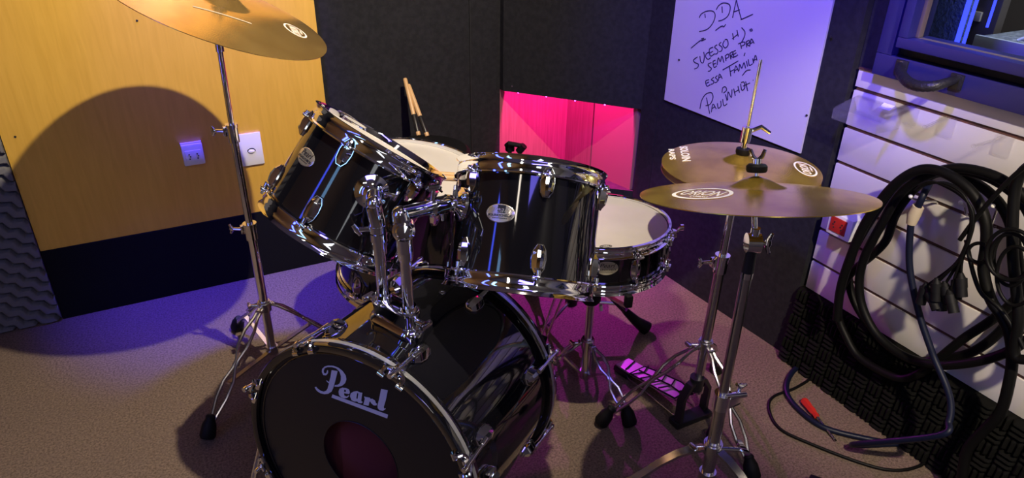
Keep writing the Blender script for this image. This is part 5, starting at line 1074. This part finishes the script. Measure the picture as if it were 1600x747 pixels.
# ================================================================ CABLES AND SMALL THINGS
def cable(pts, r, name, m, label, n_=8, closed=False, group=None, cat='cable'):
    return tag(MB().tube(smooth_path(pts, n_, closed), r, 12, closed=closed).build(name, m, sharp=60), label, cat, group)
g = 'cables on the slatted wall'
cable(D['cabA'], 0.0115, 'thick_cable', 'cable', 'thick black cable hanging from the hook and bending down to the floor at the right', group=g)
cable(D['cabB'][:-1], 0.0110, 'thick_cable', 'cable', 'outermost thick black cable loop reaching out of the picture at the right', closed=True, group=g)
cable(D['cabC'][:-1], 0.0105, 'thick_cable', 'cable', 'thick black cable loop crossing itself at the lower right of the coil', closed=True, group=g)
cable(D['cabD'][:-1], 0.0110, 'thick_cable', 'cable', 'innermost thick black cable loop lying closest to the slatted wall', closed=True, group=g)
bc = thing('blue_cable', (1.45, 0.9, 0.3), 'dark blue cable taped at its top and looping over the carpet', 'cable', g)
MB().tube(smooth_path(D['cabBlue_w'] + [(1.42, 0.80, 0.03)] + D['cabBlue_f'], 8), 0.0078, 12).build('jacket', 'bluecable', bc, sharp=60)
p0, p1 = V(D['cabBlue_w'][2]), V(D['cabBlue_w'][3]); q = MB(); q.tube([V(D['cabBlue_w'][1]) * 0.3 + p0 * 0.7, p0 * 0.7 + p1 * 0.3 + V((0, 0.002, 0)), p1], [0.0125, 0.0145, 0.0105], 14); q.build('tape_wrap', 'tape', bc, label='wrap of beige masking tape')
e = V(D['cabBlue_f'][-1]); e0 = V(D['cabBlue_f'][-2]); d_ = (e - e0).normalized(); MB().cyl(e - d_ * 0.012 + V((0, 0, 0.004)), e + d_ * 0.035 + V((0, 0, 0.004)), 0.0105, 0.0095).build('plug', 'rubber', bc)
cable(D['cabThin_f'], 0.0042, 'thin_cable', 'cable', 'thin black cable lying in a wide loop on the carpet around the screwdriver')
for i, (pts, tip) in enumerate(D['fan']):
    words = ['leftmost', 'second from the left', 'third from the left', 'fourth from the left', 'fourth from the right', 'third from the right', 'second from the right', 'rightmost'][i]
    fc = thing('snake_lead', tuple(pts[0]), 'thin snake lead with a black plug in the hanging bunch, the %s' % words, 'cable', 'bunch of plugs on the slatted wall')
    MB().tube(smooth_path(pts, 6), 0.0027, 8).build('jacket', 'cable', fc, sharp=60)
    a = V(pts[-1]); t_ = V(tip); d_ = (t_ - a).normalized()
    q = MB(); q.cyl(a - d_ * 0.008, a + d_ * 0.004, 0.0045, 0.0095, seg=14); q.cyl(a + d_ * 0.004, a + d_ * 0.024, 0.0118, seg=14); q.cyl(a + d_ * 0.024, a + d_ * 0.044, 0.0108, 0.0112, seg=14); q.build('plug', 'rubber', fc)
cable(D['right1'][:-1], 0.0105, 'thick_cable', 'cable', 'thick black cable coil hanging at the right edge of the picture', closed=True, group=g)
cable(D['right2'], 0.0048, 'thin_cable', 'cable', 'thin black cable running diagonally up to the right edge', group=g)
cable(D['right3'], 0.0045, 'thin_cable', 'cable', 'thin black cable curving down beside the bunch of plugs', group=g)
for k, (pts, nm) in enumerate(zip(D['smallcoil'], ('tallest inner ring of the small coil', 'middle ring of the small coil', 'widest ring of the small coil', 'little separate ring left of the small coil', 'lowest ring of the small coil'))):
    cable([V(p) + V((-0.009 * (k % 3), 0, 0)) for p in pts], 0.0038, 'thin_cable', 'cable', 'thin black cable, ' + nm + ' at right', closed=True, n_=5, group='small coil of thin cable')
# screwdriver
sdv_ = thing('screwdriver', (1.44, 0.92, 0.012), 'red-handled screwdriver lying on the carpet by the blue cable', 'screwdriver')
a, m_, e = V((1.462, 0.997, 0.0125)), V((1.441, 0.928, 0.0125)), V((1.421, 0.851, 0.007)); d_ = (m_ - a).normalized()
q = MB(); x, y, z = frame_from(d_); Lh = (m_ - a).length
q.lathe([(0, 0), (0.008, 0.001), (0.0110, 0.006), (0.0115, 0.020), (0.0100, 0.036), (0.0108, 0.050), (0.0075, 0.060), (0.0085, Lh - 0.002), (0, Lh)], mat4(a, x, y, z), 6); q.build('handle', 'plastic_red', sdv_, sharp=20)
q = MB(); q.cyl(m_, e, 0.0028, seg=12); q.tube([e, e + (e - m_).normalized() * 0.008], 0, flat=(0.006, 0.0012, V((0, 0, 1)))); q.build('blade', 'steel', sdv_)
# black pouch cut by the lower edge
q = MB(); q.box((1.225, 0.710, 0.016), (0.11, 0.09, 0.032), Matrix.Rotation(0.6, 3, 'Z'), bev=0.006); tag(q.build('black_box', 'rubber'), 'corner of a flat black box on the carpet at the bottom edge', 'box')
